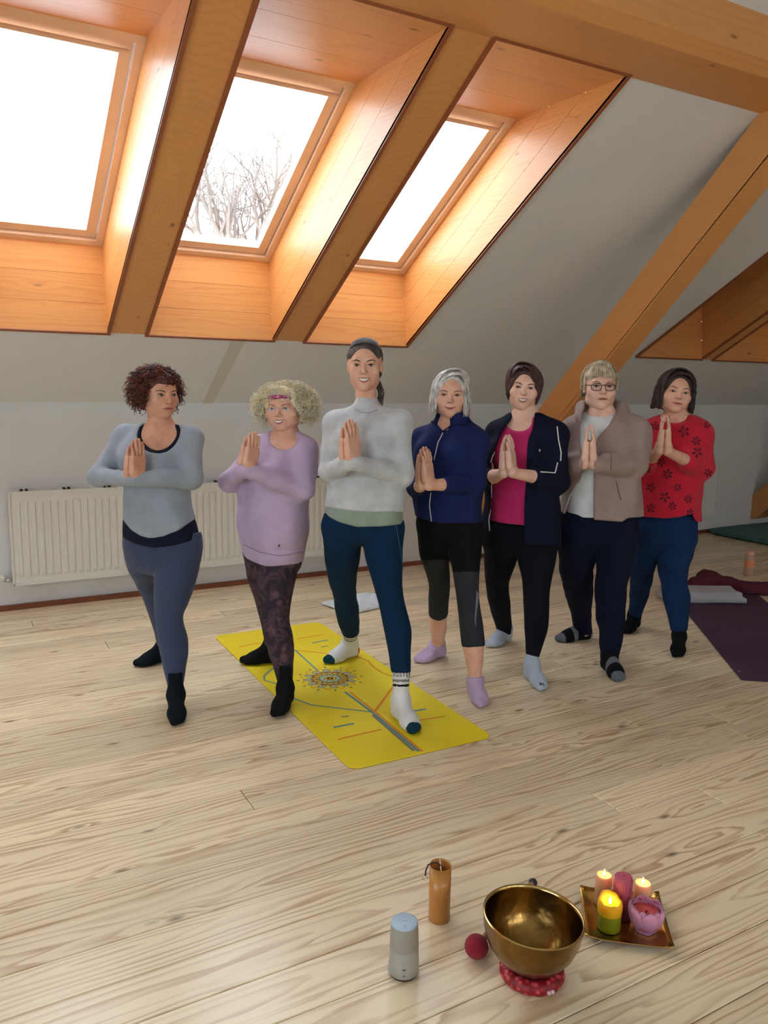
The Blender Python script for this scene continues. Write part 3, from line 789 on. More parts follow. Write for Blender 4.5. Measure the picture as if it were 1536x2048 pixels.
        out = [(f_cone(H+d*.034+z(.036), H+d*.05+z(.07), .032, .034), 0), (f_cone(H+d*.034+z(.032), H+d*(L-.085)+z(.026), .031, .030), .02),
               (f_cone(H+d*(L-.095)+q*.014+z(.028), H+d*(L-.032)+q*.012+z(.02), .027, .020), .02), (f_cone(H+d*(L-.10)-q*.016+z(.026), H+d*(L-.05)-q*.016+z(.018), .026, .018), .02),
               (f_cone(H+d*.058+z(.085), H+d*(L-.09)+z(.036), .034, .024), .03)]
        return out, ank, H, T, d
    def limb_pts(s, rows, top_dd, ank, foot_v=None):
        """rows (v, ul, ur): depth runs linearly from the hip to the ankle"""
        rows = [(rows[0][0]-42, rows[0][1]+1, rows[0][2]-1)]+list(rows); v0 = rows[0][0]-13; Da = depth_of(ank+s.B); zv = to_px(*(ank+s.B))[1]; out = []
        for v, ul, ur in rows:
            t = np.clip((v-v0)/(zv-v0), 0, 1)**1.3; Dp = (s.D-top_dd)*(1-t)+Da*t
            a, b = px_depth(ul, v, Dp)-s.B, px_depth(ur, v, Dp)-s.B
            out.append(((a+b)/2, np.linalg.norm(b-a)/2))
        return out
    def legs(s, mat, name='leggings', res=.0065, fold=.0012, hips='hips', mi=None, stop=(1, 1), flare=0., waist_cut=None):
        sp = s.sp; fns = []
        fns.append((loft(s.torso_rings(hips), math.radians(sp['yaw'])*.6, 2.1, .10), 0.))
        s.ends = {}
        for side in 'FB':
            pr, ank, H, T, d = s.foot_prims(*sp['foot'+side], L=sp.get('footL', .232), h0=sp.get('foot_h', (0, 0))['FB'.index(side)], u_ank=sum((sp.get('shin', {}).get(side) or sp['leg'+side])[-1][1:])/2)
            ch = s.limb_pts(sp['leg'+side], sp.get('hipdd', {}).get(side, 0.), ank)
            s.ends[side] = (ch[-1], pr, ank, H, T, d)
            ch = smooth_chain(ch)
            for i in range(len(ch)-1):
                fns.append((f_cone(ch[i][0], ch[i+1][0], ch[i][1], ch[i+1][1]), .035 if i == 0 else (.012 if i < 4 else .001)))
        lo = np.min([f.lo for f, _ in fns], 0)-.02; hi = np.max([f.hi for f, _ in fns], 0)+.02
        F = Field(lo, hi, res)
        for fn, k in fns: F.add(fn, k)
        if fold: F.apply(rumple(fold, 1.3, sp['seed']+2))
        for side in 'FB':                      # flat hem at the lower end of each leg
            (c, r), ank = s.ends[side][0], s.ends[side][2]; n = (ank-c); n = n/(np.linalg.norm(n)+1e-9)
            if n[2] > -.5: n = np.array([0, 0, -1.])
            def g(x, y, z, c=c, n=n): return -((x-c[0])*n[0]+(y-c[1])*n[1]+(z-c[2])*n[2])
            g.lo = c-np.array([.1, .1, .1]); g.hi = c+np.array([.1, .1, .1])
            F.sub(g, .003)
        if waist_cut: F.apply(s.hem_cut(waist_cut, False))
        V, Q = F.mesh(); s.keep(name, V, Q)
        return s.obj(name, V, Q, mat, mi(V, Q) if mi else None)
    def sock(s, side, mat, top=None, name='sock', mi=None, grow=0.):
        """foot plus ankle up to a height along the shin (metres above the ankle)"""
        (c, r), pr, ank, H, T, d = s.ends[side]
        F = Field(np.min([f.lo for f, _ in pr], 0)-.02-np.array([0, 0, 0]), np.max([f.hi for f, _ in pr]+[ank+np.array([.06, .06, (top or .1)+.03])], 0)+.03, .0042)
        for fn, k in pr: F.add(fn, k, grow)
        up = c-ank; up = up/(np.linalg.norm(up)+1e-9)
        if up[2] < .5: up = UP
        t = top if top is not None else .06
        F.add(f_cone(ank, c+up*.03 if np.linalg.norm(c-ank) > t else ank+up*(t+.03), .031+grow, min(.05, max(.027, r*.97))+grow), .03)
        pt = ank+up*t
        F.apply(lambda D, x, y, z: smax(D, ((x-pt[0])*up[0]+(y-pt[1])*up[1]+(z-pt[2])*up[2]).astype(F32), .003))
        z0 = H[2]+.001 if 'foot_h' not in s.sp else s.sp['foot_h']['FB'.index(side)]+.001
        F.apply(lambda D, x, y, z: smax(D, F32(z0)-z, .006))
        V, Q = F.mesh(); s.keep('sock'+side, V, Q)
        ctr = V[Q].mean(1)
        s.objs['sock'+side] = o = s.obj(name, V, Q, mat, mi(ctr, ank, H, T, d, up) if mi else None)
        return o
    def build_body(s, skin, sleeveless=False):
        """head, neck, chest, arms, hands and legs as one skin mesh"""
        sp = s.sp; hd = sp['head']; u, v, size, yaw, pitch, roll, dd = hd[:7]
        parts = []
        yw, pt, rl = math.radians(yaw), math.radians(pitch), math.radians(roll)
        X = math.cos(yw)*RT-math.sin(yw)*TC; Y = math.cos(yw)*TC+math.sin(yw)*RT; Z = UP.copy()
        Y, Z = math.cos(pt)*Y+math.sin(pt)*Z, math.cos(pt)*Z-math.sin(pt)*Y
        X, Z = math.cos(rl)*X-math.sin(rl)*Z, math.cos(rl)*Z+math.sin(rl)*X
        ctr = s.P(u, v, dd)-Y*.03*size
        s.hx = Xf(ctr, [X, Y, Z]); s.hs = size; s.hxs = sp.get('face_w', 1.12)
        f = head_field(size, s.hxs, None, sp.get('jaw', 1.0), sp.get('cheek', 1.0))
        nk = s.hx.to_local(s.P(*sp['neck'])); nr = sp.get('neck_r', .052)
        f.add(f_cone((0, -.020*size, -.05*size), nk-np.array([0, .0, .03]), nr*.94, nr*1.02), .020)
        s.hf = f; V, Q = f.mesh(1); parts.append((s.hx.to_world(V), Q))
        # chest and shoulders under the clothes
        fl = [(loft(s.torso_rings('tee' if 'tee' in sp else 'torso', -.018)[:-1], math.radians(sp['yaw'])), 0.)]
        nkw = s.P(*sp['neck'])
        for arm in (sp['armL'], sp['armR']):
            ch = s.chain(arm); fl.append((f_cone(nkw-np.array([0, 0, .050]), ch[0][0], .036, ch[0][1]*.72), .04))
            fl.append((f_cone(ch[0][0], ch[1][0], ch[0][1]*.72, ch[1][1]*.62), .02))
        fl.append((f_cone(nkw-np.array([0, 0, .06]), nkw+np.array([0, 0, .03]), nr*1.15, nr*.98), .05))
        if sp.get('bust'):
            yw_ = math.radians(sp['yaw']); ax = math.cos(yw_)*RT-math.sin(yw_)*TC; ay = math.cos(yw_)*TC+math.sin(yw_)*RT
            bu, bv, br, bd = sp['bust']
            for q in (-1, 1): fl.append((f_ell(s.P(bu, bv)+q*ax*.072+ay*bd, (br-.026,)*3), .05))
        lo = np.min([g.lo for g, _ in fl], 0)-.02; hi = np.max([g.hi for g, _ in fl], 0)+.02
        F = Field(lo, hi, .009)
        for g, k in fl: F.add(g, k)
        V, Q = F.mesh(); parts.append((V, Q)); s.keep('chest', V, Q)
        # hips and legs, slimmer than the clothing
        F = None; fl = [(loft(s.torso_rings('hips', -.02), math.radians(sp['yaw'])*.6, 2.1, .10), 0.)]
        for side in 'FB':
            ch = s.limb_pts(sp['leg'+side], sp.get('hipdd', {}).get(side, 0.), s.ends[side][2]); ank = s.ends[side][2]
            for i in range(len(ch)-1): fl.append((f_cone(ch[i][0], ch[i+1][0], ch[i][1]*.86, ch[i+1][1]*.86), .02))
            sh = sp.get('shin', {}).get(side)
            if sh:
                c2 = s.limb_pts([sp['leg'+side][-1]]+sh, 0, ank) if False else s.limb_pts(sp['leg'+side]+sh, sp.get('hipdd', {}).get(side, 0.), ank)[len(sp['leg'+side]):]
                prev, pr_ = c2[0][0], c2[0][1]*.9
                for c, r in c2[1:]: fl.append((f_cone(prev, c, pr_, r), .012)); prev, pr_ = c, r
                fl.append((f_cone(prev, ank, pr_, .033), .012))
            else: fl.append((f_cone(ch[-1][0], ank, min(ch[-1][1]*.8, .05), .028), .01))
            fl.append((f_cone(ank, s.ends[side][3]+s.ends[side][5]*.05+np.array([0, 0, .05]), .028, .025), .01))
        lo = np.min([g.lo for g, _ in fl], 0)-.02; hi = np.max([g.hi for g, _ in fl], 0)+.02
        F = Field(lo, hi, .008 if sp.get('shin') else .018)
        for g, k in fl: F.add(g, k)
        V, Q = F.mesh(); parts.append((V, Q))
        # praying hands
        wu, wv, tu, tv, hdd, hy, tdd = sp['hand'][:7]; hy = math.radians(hy)
        Wc, Tc = s.P(wu, wv, hdd), s.P(tu, tv, tdd); Zf = Tc-Wc; hl = np.linalg.norm(Zf); Zf /= hl; scale = hl/.172
        Fh = math.cos(hy)*TC+math.sin(hy)*RT; N = np.cross(Zf, Fh); N /= np.linalg.norm(N)
        if N @ RT < 0: N = -N
        s.hands = {}; s.wst = {}
        for side, sg, arm in (('L', -1, sp['armL']), ('R', 1, sp['armR'])):
            z = Zf-N*sg*.080; z /= np.linalg.norm(z); yv = N*sg-z*((N*sg)@z); yv /= np.linalg.norm(yv); xv = np.cross(yv, z)
            if xv @ Fh > 0: xv = -xv
            Xh = Xf(Wc+N*sg*.021*scale, [xv, yv, z]); s.hands[side] = (Xh, scale)
            el, re = s.chain(arm)[-2]
            V, Q = arm_mesh(Xh, Xh.to_local(el), .036, .0235, scale=scale); parts.append((Xh.to_world(V), Q))
            d = el-Xh.o; F = Field(np.minimum(el, Xh.o)-.06, np.maximum(el, Xh.o)+.06, .0065)
            wst = Xh.to_world(np.array([0, 0, -.012])*scale); s.wst[side] = wst
            cf = sp.get('bare', {}).get(side, 0.); r1 = .0245*scale; F.add(f_cone(wst, wst+(el-wst)*.55, r1 if cf else r1*.9, .034 if cf else .024), 0); F.add(f_cone(wst+(el-wst)*.55, el, .034 if cf else .024, .036 if cf else .026), .01)
            V, Q = F.mesh(); parts.append((V, Q))
        Vs, Qs, n = [], [], 0
        for V, Q in parts: Vs.append(V); Qs.append(Q+n); n += len(V)
        s.body = s.obj('body', np.concatenate(Vs), np.concatenate(Qs), skin)
    def face(s, brow=None, lip='lip', smile=.4, teeth=False, gaze=0., open_=1.0, brow_lift=0., mouth_w=1.0):
        S, xs, f, hx = s.hs, s.hxs, s.hf, s.hx
        W = lambda x, y, z: hx.to_world(np.array([x, y, z]))
        on = lambda x, z, o=0.: W(x, surf_y(f, x, z)+o, z)
        for q in (-1, 1):
            ex, ez = q*.031*S*xs, .002*S; ey = surf_y(f, ex, ez)
            mb = MB(); rx, rz = .0132*S*xs, .0058*S*open_
            mb.ell(W(ex, ey-.0015*S, ez), (rx, .0055*S, rz), 14, 8, 0, hx.A.T)
            mb.ell(W(ex+gaze*.004*S, ey+.0016*S, ez+.0004), (.0074*S, .0034*S, min(rz*1.02, .0072*S)), 10, 6, 1, hx.A.T)
            eye = mb.build('eye', [M['eye_white'], M['iris']], s.root, True)
            lid = [on(ex+rx*1.08*t, ez+rz*(1.0-.9*t*t)+.0005, .0012) for t in np.linspace(-1, 1, 9)]
            MB().tube(lid, [.0010*S, .0016*S]+[.0021*S]*5+[.0016*S, .0010*S], 6).build('upper_eyelid', M['lash'], eye, True)
            lid = [on(ex+rx*1.05*t, ez-rz*(1.0-.9*t*t)-.0003, .0002) for t in np.linspace(-1, 1, 7)]
            MB().tube(lid, .0009*S, 5).build('lower_eyelid', M['lip'], eye, True)
            b0 = .0215*S+brow_lift
            br = [on(ex+q*(.021*S*xs)*t, b0+S*(.0035-.007*(t-.25)**2) if t < .6 else b0+S*(.0035-.007*(t-.25)**2-.004*(t-.6)), .0006) for t in np.linspace(-.85, .95, 9)]
            MB().tube(br, [.0012*S, .002*S, .0024*S, .0024*S, .0022*S, .002*S, .0017*S, .0013*S, .0008*S], 6).build('eyebrow', brow or M['lash'], s.root, True)
        mw = .0255*S*xs*mouth_w; mz = -.0605*S
        curve = lambda t: mz+smile*.0105*S*(t*t-.35)
        gap = .0055*S if teeth else .0008*S
        ts = np.linspace(-1, 1, 13)
        if teeth:
            v, fc = [], []
            for t in ts:
                for w in (-1, 1): v.append(on(t*mw*.93, curve(t)+w*gap*(1-t*t)+.0003, .0018))
            for i in range(len(ts)-1): fc.append((2*i, 2*i+2, 2*i+3, 2*i+1))
            mesh_obj('teeth', v, fc, M['teeth'], s.root, True)
        up = [on(t*mw, curve(t)+gap*(1-t*t)+.0020*S*(1-t*t), .0006) for t in ts]; dn = [on(t*mw*.96, curve(t)-gap*(1-t*t)-.0030*S*(1-t*t), .0006) for t in ts]
        prof = lambda a: [a*S*(.25+.75*(1-abs(t)**2.2)) for t in ts]
        lipm = MB().tube(up, prof(.0027), 8).tube(dn, prof(.0036), 8)
        lipm.build('lips', M[lip], s.root, True)
        ml = [on(t*mw*1.06, curve(t), .0012) for t in ts]
        if not teeth: MB().tube(ml, prof(.0011), 6).build('mouth_line', M['mouth'], s.root, True)
        for q in (-1, 1): MB().ell(W(q*.0068*S, surf_y(f, q*.0068*S, -.0372*S), -.0372*S), (.0032*S, .002*S, .0016*S), 8, 6, 0, hx.A.T).build('nostril', M['mouth'], s.root, True)
    def nails(s, mat):
        for side in 'LR':
            Xh, sc_ = s.hands[side]
            for c, r in NAILS:
                MB().ell(Xh.to_world(np.array(c)*sc_), (r*sc_, .0016*sc_, r*1.35*sc_), 10, 6, 0, Xh.A.T).build('fingernail', mat, s.body, True)
    # -- hair
    def hair_cap(s, mat, thick=.010, front=.062, low=-.06, sides=.0, top=.0, vol=None, name='hair', strands=None, back=0., side_low=None):
        """skull cap with the face left free; vol = extra ellipsoids in head units; strands adds tubes (local points, radius)"""
        S, xs = s.hs, s.hxs
        F = Field((-.30*S, -.24*S, -.34*S), (.30*S, .20*S, .27*S), .0045)
        E = lambda c, r: f_ell((c[0]*S*xs, c[1]*S, c[2]*S), (r[0]*S*xs, r[1]*S, r[2]*S))
        F.add(E((0, -.018-back, .040+top), (.0735+thick/S+sides, .092+thick/S, .082+thick/S)), 0)
        for c, r, k in (vol or []): F.add(E(c, r), k)
        return F, E
    def hair_done(s, F, mat, strands=None, face_cut=None, name='hair', base=0):
        for c, r, k in (face_cut or []): F.sub(f_ell((c[0]*s.hs*s.hxs, c[1]*s.hs, c[2]*s.hs), (r[0]*s.hs*s.hxs, r[1]*s.hs, r[2]*s.hs)), k)
        V, Q = F.mesh(); mb = MB()
        rg = random.Random(1); ms = [rg.choice((0, 0, 1, 2)) for _ in (strands or [])]
        for (pts, r, n), m in zip(strands or [], ms): mb.tube(pts, r, n, m, caps=False)
        tv = np.array(mb.v) if mb.v else np.zeros((0, 3)); tf = np.array([f for f in mb.f if len(f) == 4]) if mb.f else np.zeros((0, 4), int)
        VV = np.concatenate([V, tv]) if len(tv) else V; QQ = np.concatenate([Q, tf+len(V)]) if len(tf) else Q
        return s.obj(name, s.hx.to_world(VV), QQ, mat, np.concatenate([np.full(len(Q), base), np.array([m for m, f in zip(mb.m, mb.f)], int)]))

# ---- hair strands (head units scaled to metres in the head frame)
def meridians(S, xs, rgen, n, th, y_shift, lo_fn, face=52., flare=.0, r=.0030, wav=.004, part=.0, zc=.040, start=.0, curl_in=0.):
    """smooth hair combed from the crown down over the skull and hanging to lo_fn(angle) (z, head units)"""
    out = []
    a, b, c = (.0735+th)*xs, .092+th, .082+th
    for i in range(n):
        al = rgen.uniform(face, 360-face)            # angle from straight ahead
        t = math.radians(al); sx, sy = math.sin(t), math.cos(t); j = rgen.uniform(-.003, .003); ph = rgen.uniform(0, 6.28)
        zl = lo_fn(al if al < 180 else 360-al, 1 if al < 180 else -1)+rgen.uniform(-.008, .008); pts = []
        for k in range(7):
            h = (start+(1-start)*k/6)*math.pi/2; w = 1-k/6
            pts.append((part*xs*w+(a+j)*math.sin(h)*sx, -.018+y_shift*w*w+(b+j)*math.sin(h)*sy, zc+(c+j)*math.cos(h)))
        if zl < zc-.01:
            for k in range(1, 7):
                q = k/6; fl = 1+flare*q-curl_in*q*q
                pts.append(((a+j)*sx*fl+wav*math.sin(ph+5*q)*.5, -.018+(b+j)*sy*fl+wav*math.cos(ph+4*q)*.5, zc+(zl-zc)*q))
        else:
            m = max(2, int(7*(1-max(0, (zl-zc)/c)*.5))); pts = [p for p in pts if p[2] >= zl]
        if len(pts) < 3: continue
        rr = [r*S*(.7+.5*math.sin(math.pi*(k+.5)/len(pts))) for k in range(len(pts))]
        out.append(([np.array(p)*S for p in pts], rr, 5))
    return out
def curls(S, xs, rgen, n, outer, oc, face_ok, rad=.007, turns=(2, 4), r=.0017, droop=.02, inner=.75):
    out = []
    for i in range(n):
        while True:
            d = np.array([rgen.gauss(0, 1), rgen.gauss(0, 1), rgen.gauss(0, 1)]); d /= np.linalg.norm(d)
            if face_ok(d): break
        e = np.array(oc)+d*np.array(outer)*rgen.uniform(.86, 1.06); st = np.array(oc)+d*np.array(outer)*inner*rgen.uniform(.75, 1.0)
        ax = e-st; L = np.linalg.norm(ax)+1e-6; ax /= L
        tang = np.cross(ax, [rgen.gauss(0, 1), rgen.gauss(0, 1), rgen.gauss(0, 1)]); tang /= np.linalg.norm(tang); bn = np.cross(ax, tang)
        T = rgen.uniform(*turns); m = 16; ph = rgen.uniform(0, 6.28); R = rad*rgen.uniform(.6, 1.3); slant = tang*rgen.uniform(-.04, .04)
        pts = []
        for k in range(m):
            q = k/(m-1); p = st+ax*L*q+slant*q*q-np.array([0, 0, droop*q*q])+R*(math.cos(ph+2*math.pi*T*q)*tang+math.sin(ph+2*math.pi*T*q)*bn)
            p[0] *= xs; pts.append(p*S)
        out.append((pts, [r*S*(1.1-.6*k/(m-1)) for k in range(m)], 3))
    return out

def curtain(S, xs, rgen, n, side, part, zl, out=.0, y_end=.012):
    """hair parted on top and falling beside the face"""
    res = []
    for i in range(n):
        t = rgen.uniform(0, 1); j = rgen.uniform(-.003, .003); g = rgen.uniform(-.006, .006)
        P = [(part, .078-.055*t, .104+.022*t), (part+side*(.022+.01*t), .083-.055*t, .104+.016*t), (part*.5+side*(.050+.010*t), .070-.050*t, .080+.016*t), (side*(.071+.006*t), .046-.040*t, .040+.014*t),
             (side*(.079+out*.3+.004*t), .028-.040*t, -.005), (side*(.082+out*.7), y_end+.006-.035*t, -.050), (side*(.080+out), y_end-.030*t, zl+g)]
        # refine
        Q = []
        for a, b in zip(P[:-1], P[1:]): Q += [np.array(a), (np.array(a)+np.array(b))/2]
        Q.append(np.array(P[-1])); Q = [Q[0]]+[(Q[k-1]+2*Q[k]+Q[k+1])/4 for k in range(1, len(Q)-1)]+[Q[-1]]
        res.append(([np.array([(q[0]+j)*xs, q[1]+j, q[2]+j*.5])*S for q in Q], [.0030*S]*(len(Q)-1)+[.0012*S], 5))
    return res
def px_v(s, V, Q):
    c = V[Q].mean(1)+s.B; return to_px(c[:, 0], c[:, 1], c[:, 2])

# ------------------------------------------------------------------ the seven women
def woman_grey():
    s = Person(dict(label='woman with red-brown curls in a grey scoop-neck top, looking aside', D=3.55, yaw=-24, seed=1., ratio=.70,
        torso=[(852,292,352),(866,262,376),(890,251,380),(930,251,377),(960,251,375),(1003,249,377),(1050,246,394),(1090,246,401)],
        neck=(321,850), neck_r=.050, head=(325,790,.90,44,-3,0,.02), face_w=1.12,
        armL=[(252,874,-.05,23),(196,953,.03,19),(262,948,.20,13)], armR=[(380,878,.05,24),(383,957,.10,21),(288,948,.22,14)],
        hand=(268,953,272,876,.23,-30,.22), bust=(314,918,.062,.075),
        hips=[(1040,248,394),(1062,247,399),(1098,247,404),(1130,254,400),(1160,268,394)],
        legF=[(1120,318,400),(1155,309,392),(1190,309,380),(1225,310,367),(1255,313,368),(1290,318,376),(1330,326,372),(1366,334,366),(1388,337,367)],
        legB=[(1120,252,318),(1155,268,312),(1190,284,320),(1225,297,330),(1260,308,338),(1290,314,340),(1303,316,340)],
        footF=((355,1457),(352,1413)), footB=((264,1337),(335,1326))))
    s.legs(knit('slate_leggings', srgb(54, 66, 98), bump=.15), 'leggings', waist_cut=[(240,1060),(270,1074),(308,1082),(350,1076),(402,1063)])
    sk = knit('black_sock', srgb(12, 20, 28)); s.sock('F', sk, .10); s.sock('B', sk, .08)
    s.build_body(M['skin3'])
    c = s.P(313, 846, .11)
    s.garment('camisole', 'torso', knit('navy_camisole', srgb(20, 24, 44)), False, [(240,1073),(270,1088),(308,1096),(350,1090),(402,1077)], neck=[(c, (.092, .13, .118))], grow=.003, fold=0, res=.0085)
    s.garment('long_sleeved_top', 'torso', knit('grey_jersey', srgb(150, 160, 172)), True, [(240,1030),(246,1040),(262,1060),(280,1072),(300,1077),(325,1074),(355,1062),(394,1036)], neck=[(c, (.102, .14, .131))], grow=.009, fold=.003)
    s.face(brow=M['lash'], smile=-.25, gaze=.6, open_=.9)
    h = hair_mat('auburn_hair', srgb(58, 32, 30), srgb(134, 66, 52)); rg = random.Random(3)
    F, E = s.hair_cap(h, .004, vol=[((-.050, -.055, -.005), (.050, .060, .070), .03), ((.058, -.045, -.005), (.040, .062, .066), .03), ((0, -.03, .060), (.066, .07, .056), .03)])
    F.apply(rumple(.007, 2.2, 1.)); ok = lambda d: not (d[1] > .34 and d[2] < .50 and abs(d[0]) < .70) and d[2] > -.72
    st = curls(s.hs, s.hxs, rg, 900, (.132, .135, .138), (-.004, -.035, .026), ok, .011, (1, 2.4), .0024, .018, .70)
    st += curls(s.hs, s.hxs, rg, 380, (.118, .125, .132), (0, -.03, .026), lambda d: d[1] > .1 and d[2] > .45, .010, (1, 2.4), .0026, .022, .84)
    s.hair_done(F, h, st, [((0.0, .098, -.040), (.066, .088, .096), .01), ((0, .02, -.16), (.06, .1, .09), .01)], base=1)  # cap in the dark hair tone: shade between the curls put into its colour
def woman_lilac():
    s = Person(dict(label='woman with a cloud of blonde curls in a lilac sweater', D=3.72, yaw=-34, seed=2., ratio=.76,
        torso=[(868,542,592),(880,516,612),(905,502,628),(940,487,626),(984,476,619),(1042,474,616),(1081,479,614),(1110,488,604),(1134,495,598)],
        neck=(572,866), neck_r=.054, head=(564,818,.88,-12,0,-2,.03), face_w=1.24, cheek=1.15, jaw=1.1,
        armL=[(524,892,-.10,23),(459,963,.05,20),(490,930,.22,14)], armR=[(608,900,.07,28),(602,977,.11,24),(505,928,.21,15)],
        hand=(493,935,507,862,.24,-38,.22), bust=(552,925,.066,.085),
        hips=[(1095,486,606),(1125,492,600),(1160,500,592)],
        legF=[(1140,512,594),(1186,516,585),(1238,524,579),(1290,534,588),(1330,546,587),(1368,556,585),(1385,558,584)],
        legB=[(1140,492,548),(1186,506,550),(1238,520,558),(1280,528,556),(1298,530,556)],
        footF=((550,1443),(588,1408)), footB=((474,1331),(545,1318)), foot_h=(.006, .006), footL=.225))
    n = NT('floral_leggings'); tc = n.new('ShaderNodeTexCoord'); nz = n.new('ShaderNodeTexNoise', i_Scale=15., i_Detail=2.5, i_Distortion=1.2); n.link(tc.outputs['Object'], nz.inputs['Vector'])
    vo = n.new('ShaderNodeTexVoronoi', i_Scale=17.); n.link(tc.outputs['Object'], vo.inputs['Vector'])
    a = n.ramp(nz.outputs[0], [(.46, srgb(38, 28, 42)), (.56, srgb(82, 56, 66)), (.66, srgb(46, 34, 48))]); b = n.ramp(vo.outputs['Distance'], [(.18, srgb(120, 84, 92)), (.34, srgb(38, 28, 42))])
    n.link(n.mix(.45, a, b, 'LIGHTEN'), n.b.inputs['Base Color']); n.b.inputs['Roughness'].default_value = .8
    s.legs(n.mat, 'leggings')
    sk = knit('black_sock_b', srgb(14, 16, 16)); s.sock('F', sk, .10); s.sock('B', sk, .08)
    s.build_body(M['skin'])
    s.garment('sweater', 'torso', knit('lilac_jersey', srgb(194, 172, 204)), True, [(470,1098),(495,1118),(532,1135),(600,1127)], neck=[(s.P(566, 861, .11), (.074, .12, .088))], grow=.004, fold=.0048)
    c = s.hit('sweater', 558, 1091)
    if c is not None: MB().ell(c, (.004, .004, .005), 8, 6).build('logo_stud', M['lash'], s.objs['sweater'])
    s.line('sweater', [(489,1090),(520,1104),(560,1112),(604,1104)], .0018, 'hem_seam', M['lash'] if False else plain('lilac_seam', srgb(150, 128, 160), .9))
    s.face(brow=plain('blonde_brow', srgb(140, 105, 80), .8), smile=.9, teeth=True, open_=.8, mouth_w=.95)
    h = hair_mat('blonde_curls', srgb(248, 224, 172), srgb(255, 244, 216), .82); rg = random.Random(8); S, xs = s.hs, s.hxs
    F, E = s.hair_cap(h, .004, vol=[((-.074, -.045, .000), (.046, .062, .070), .03), ((.074, -.045, .000), (.046, .062, .070), .03), ((0, -.03, .056), (.080, .07, .050), .03)])
    F.apply(rumple(.010, 2.6, 2.)); ok = lambda d: not (d[1] > .30 and d[2] < .44 and abs(d[0]) < .62) and d[2] > -.70
    st = curls(S, xs, rg, 1500, (.160, .140, .142), (.002, -.03, .022), ok, .009, (2, 4.5), .0017, .016, .66)
    st += curls(S, xs, rg, 420, (.125, .125, .125), (0, -.03, .020), lambda d: d[1] > .05 and d[2] > .42, .009, (2, 4), .0019, .018, .80)
    s.hair_done(F, h, st, [((0.0, .100, -.038), (.060, .100, .090), .01), ((0, .03, -.17), (.075, .12, .085), .01)], base=1)  # darker cap colour stands in for shadow in the gaps between curls
    W = lambda x, y, z: s.hx.to_world(np.array([x*S*xs, y*S, z*S]))
    band = [W(.056*math.sin(t), surf_y(s.hf, .056*math.sin(t)*S*xs, .062*S)/S+.004, .060+.004*math.cos(3*t)) for t in np.linspace(-1.1, 1.1, 13)]
    MB().tube(band, .0085*S, 8, flat=1.3).build('headband', plain('magenta_band', srgb(168, 52, 120), .8, var=.35, vscale=120.), s.root, True)
    gl = empty('glasses'); gl.parent = s.root
    for q in (-1, 1):
        ex = .031*q; ring = [W(ex+.019*math.cos(t)*.95, surf_y(s.hf, ex*S*xs, 0)/S+.014-.003*abs(math.cos(t)), -.002+.012*math.sin(t)) for t in np.linspace(.1, math.pi-.1, 9)]
        MB().tube(ring, .0009, 5).build('glasses_rim', M['chrome'], gl, True)
        lens = [W(ex+.018*math.cos(t), surf_y(s.hf, ex*S*xs, 0)/S+.014, -.003+.0125*math.sin(t)) for t in np.linspace(0, 2*math.pi, 17)[:-1]]
        mesh_obj('lens', lens, [tuple(range(16))], M['lens'], gl)
        MB().tube([W(ex+q*.018, surf_y(s.hf, ex*S*xs, 0)/S+.012, .004), W(q*.070, .02, .006), W(q*.073, -.01, .004)], .0011, 5).build('glasses_temple', M['chrome'], gl, True)
    MB().tube([W(-.012, surf_y(s.hf, 0, 0)/S+.004, .005), W(0, surf_y(s.hf, 0, .004*S)/S+.004, .007), W(.012, surf_y(s.hf, 0, 0)/S+.004, .005)], .001, 5).build('glasses_bridge', M['chrome'], gl, True)
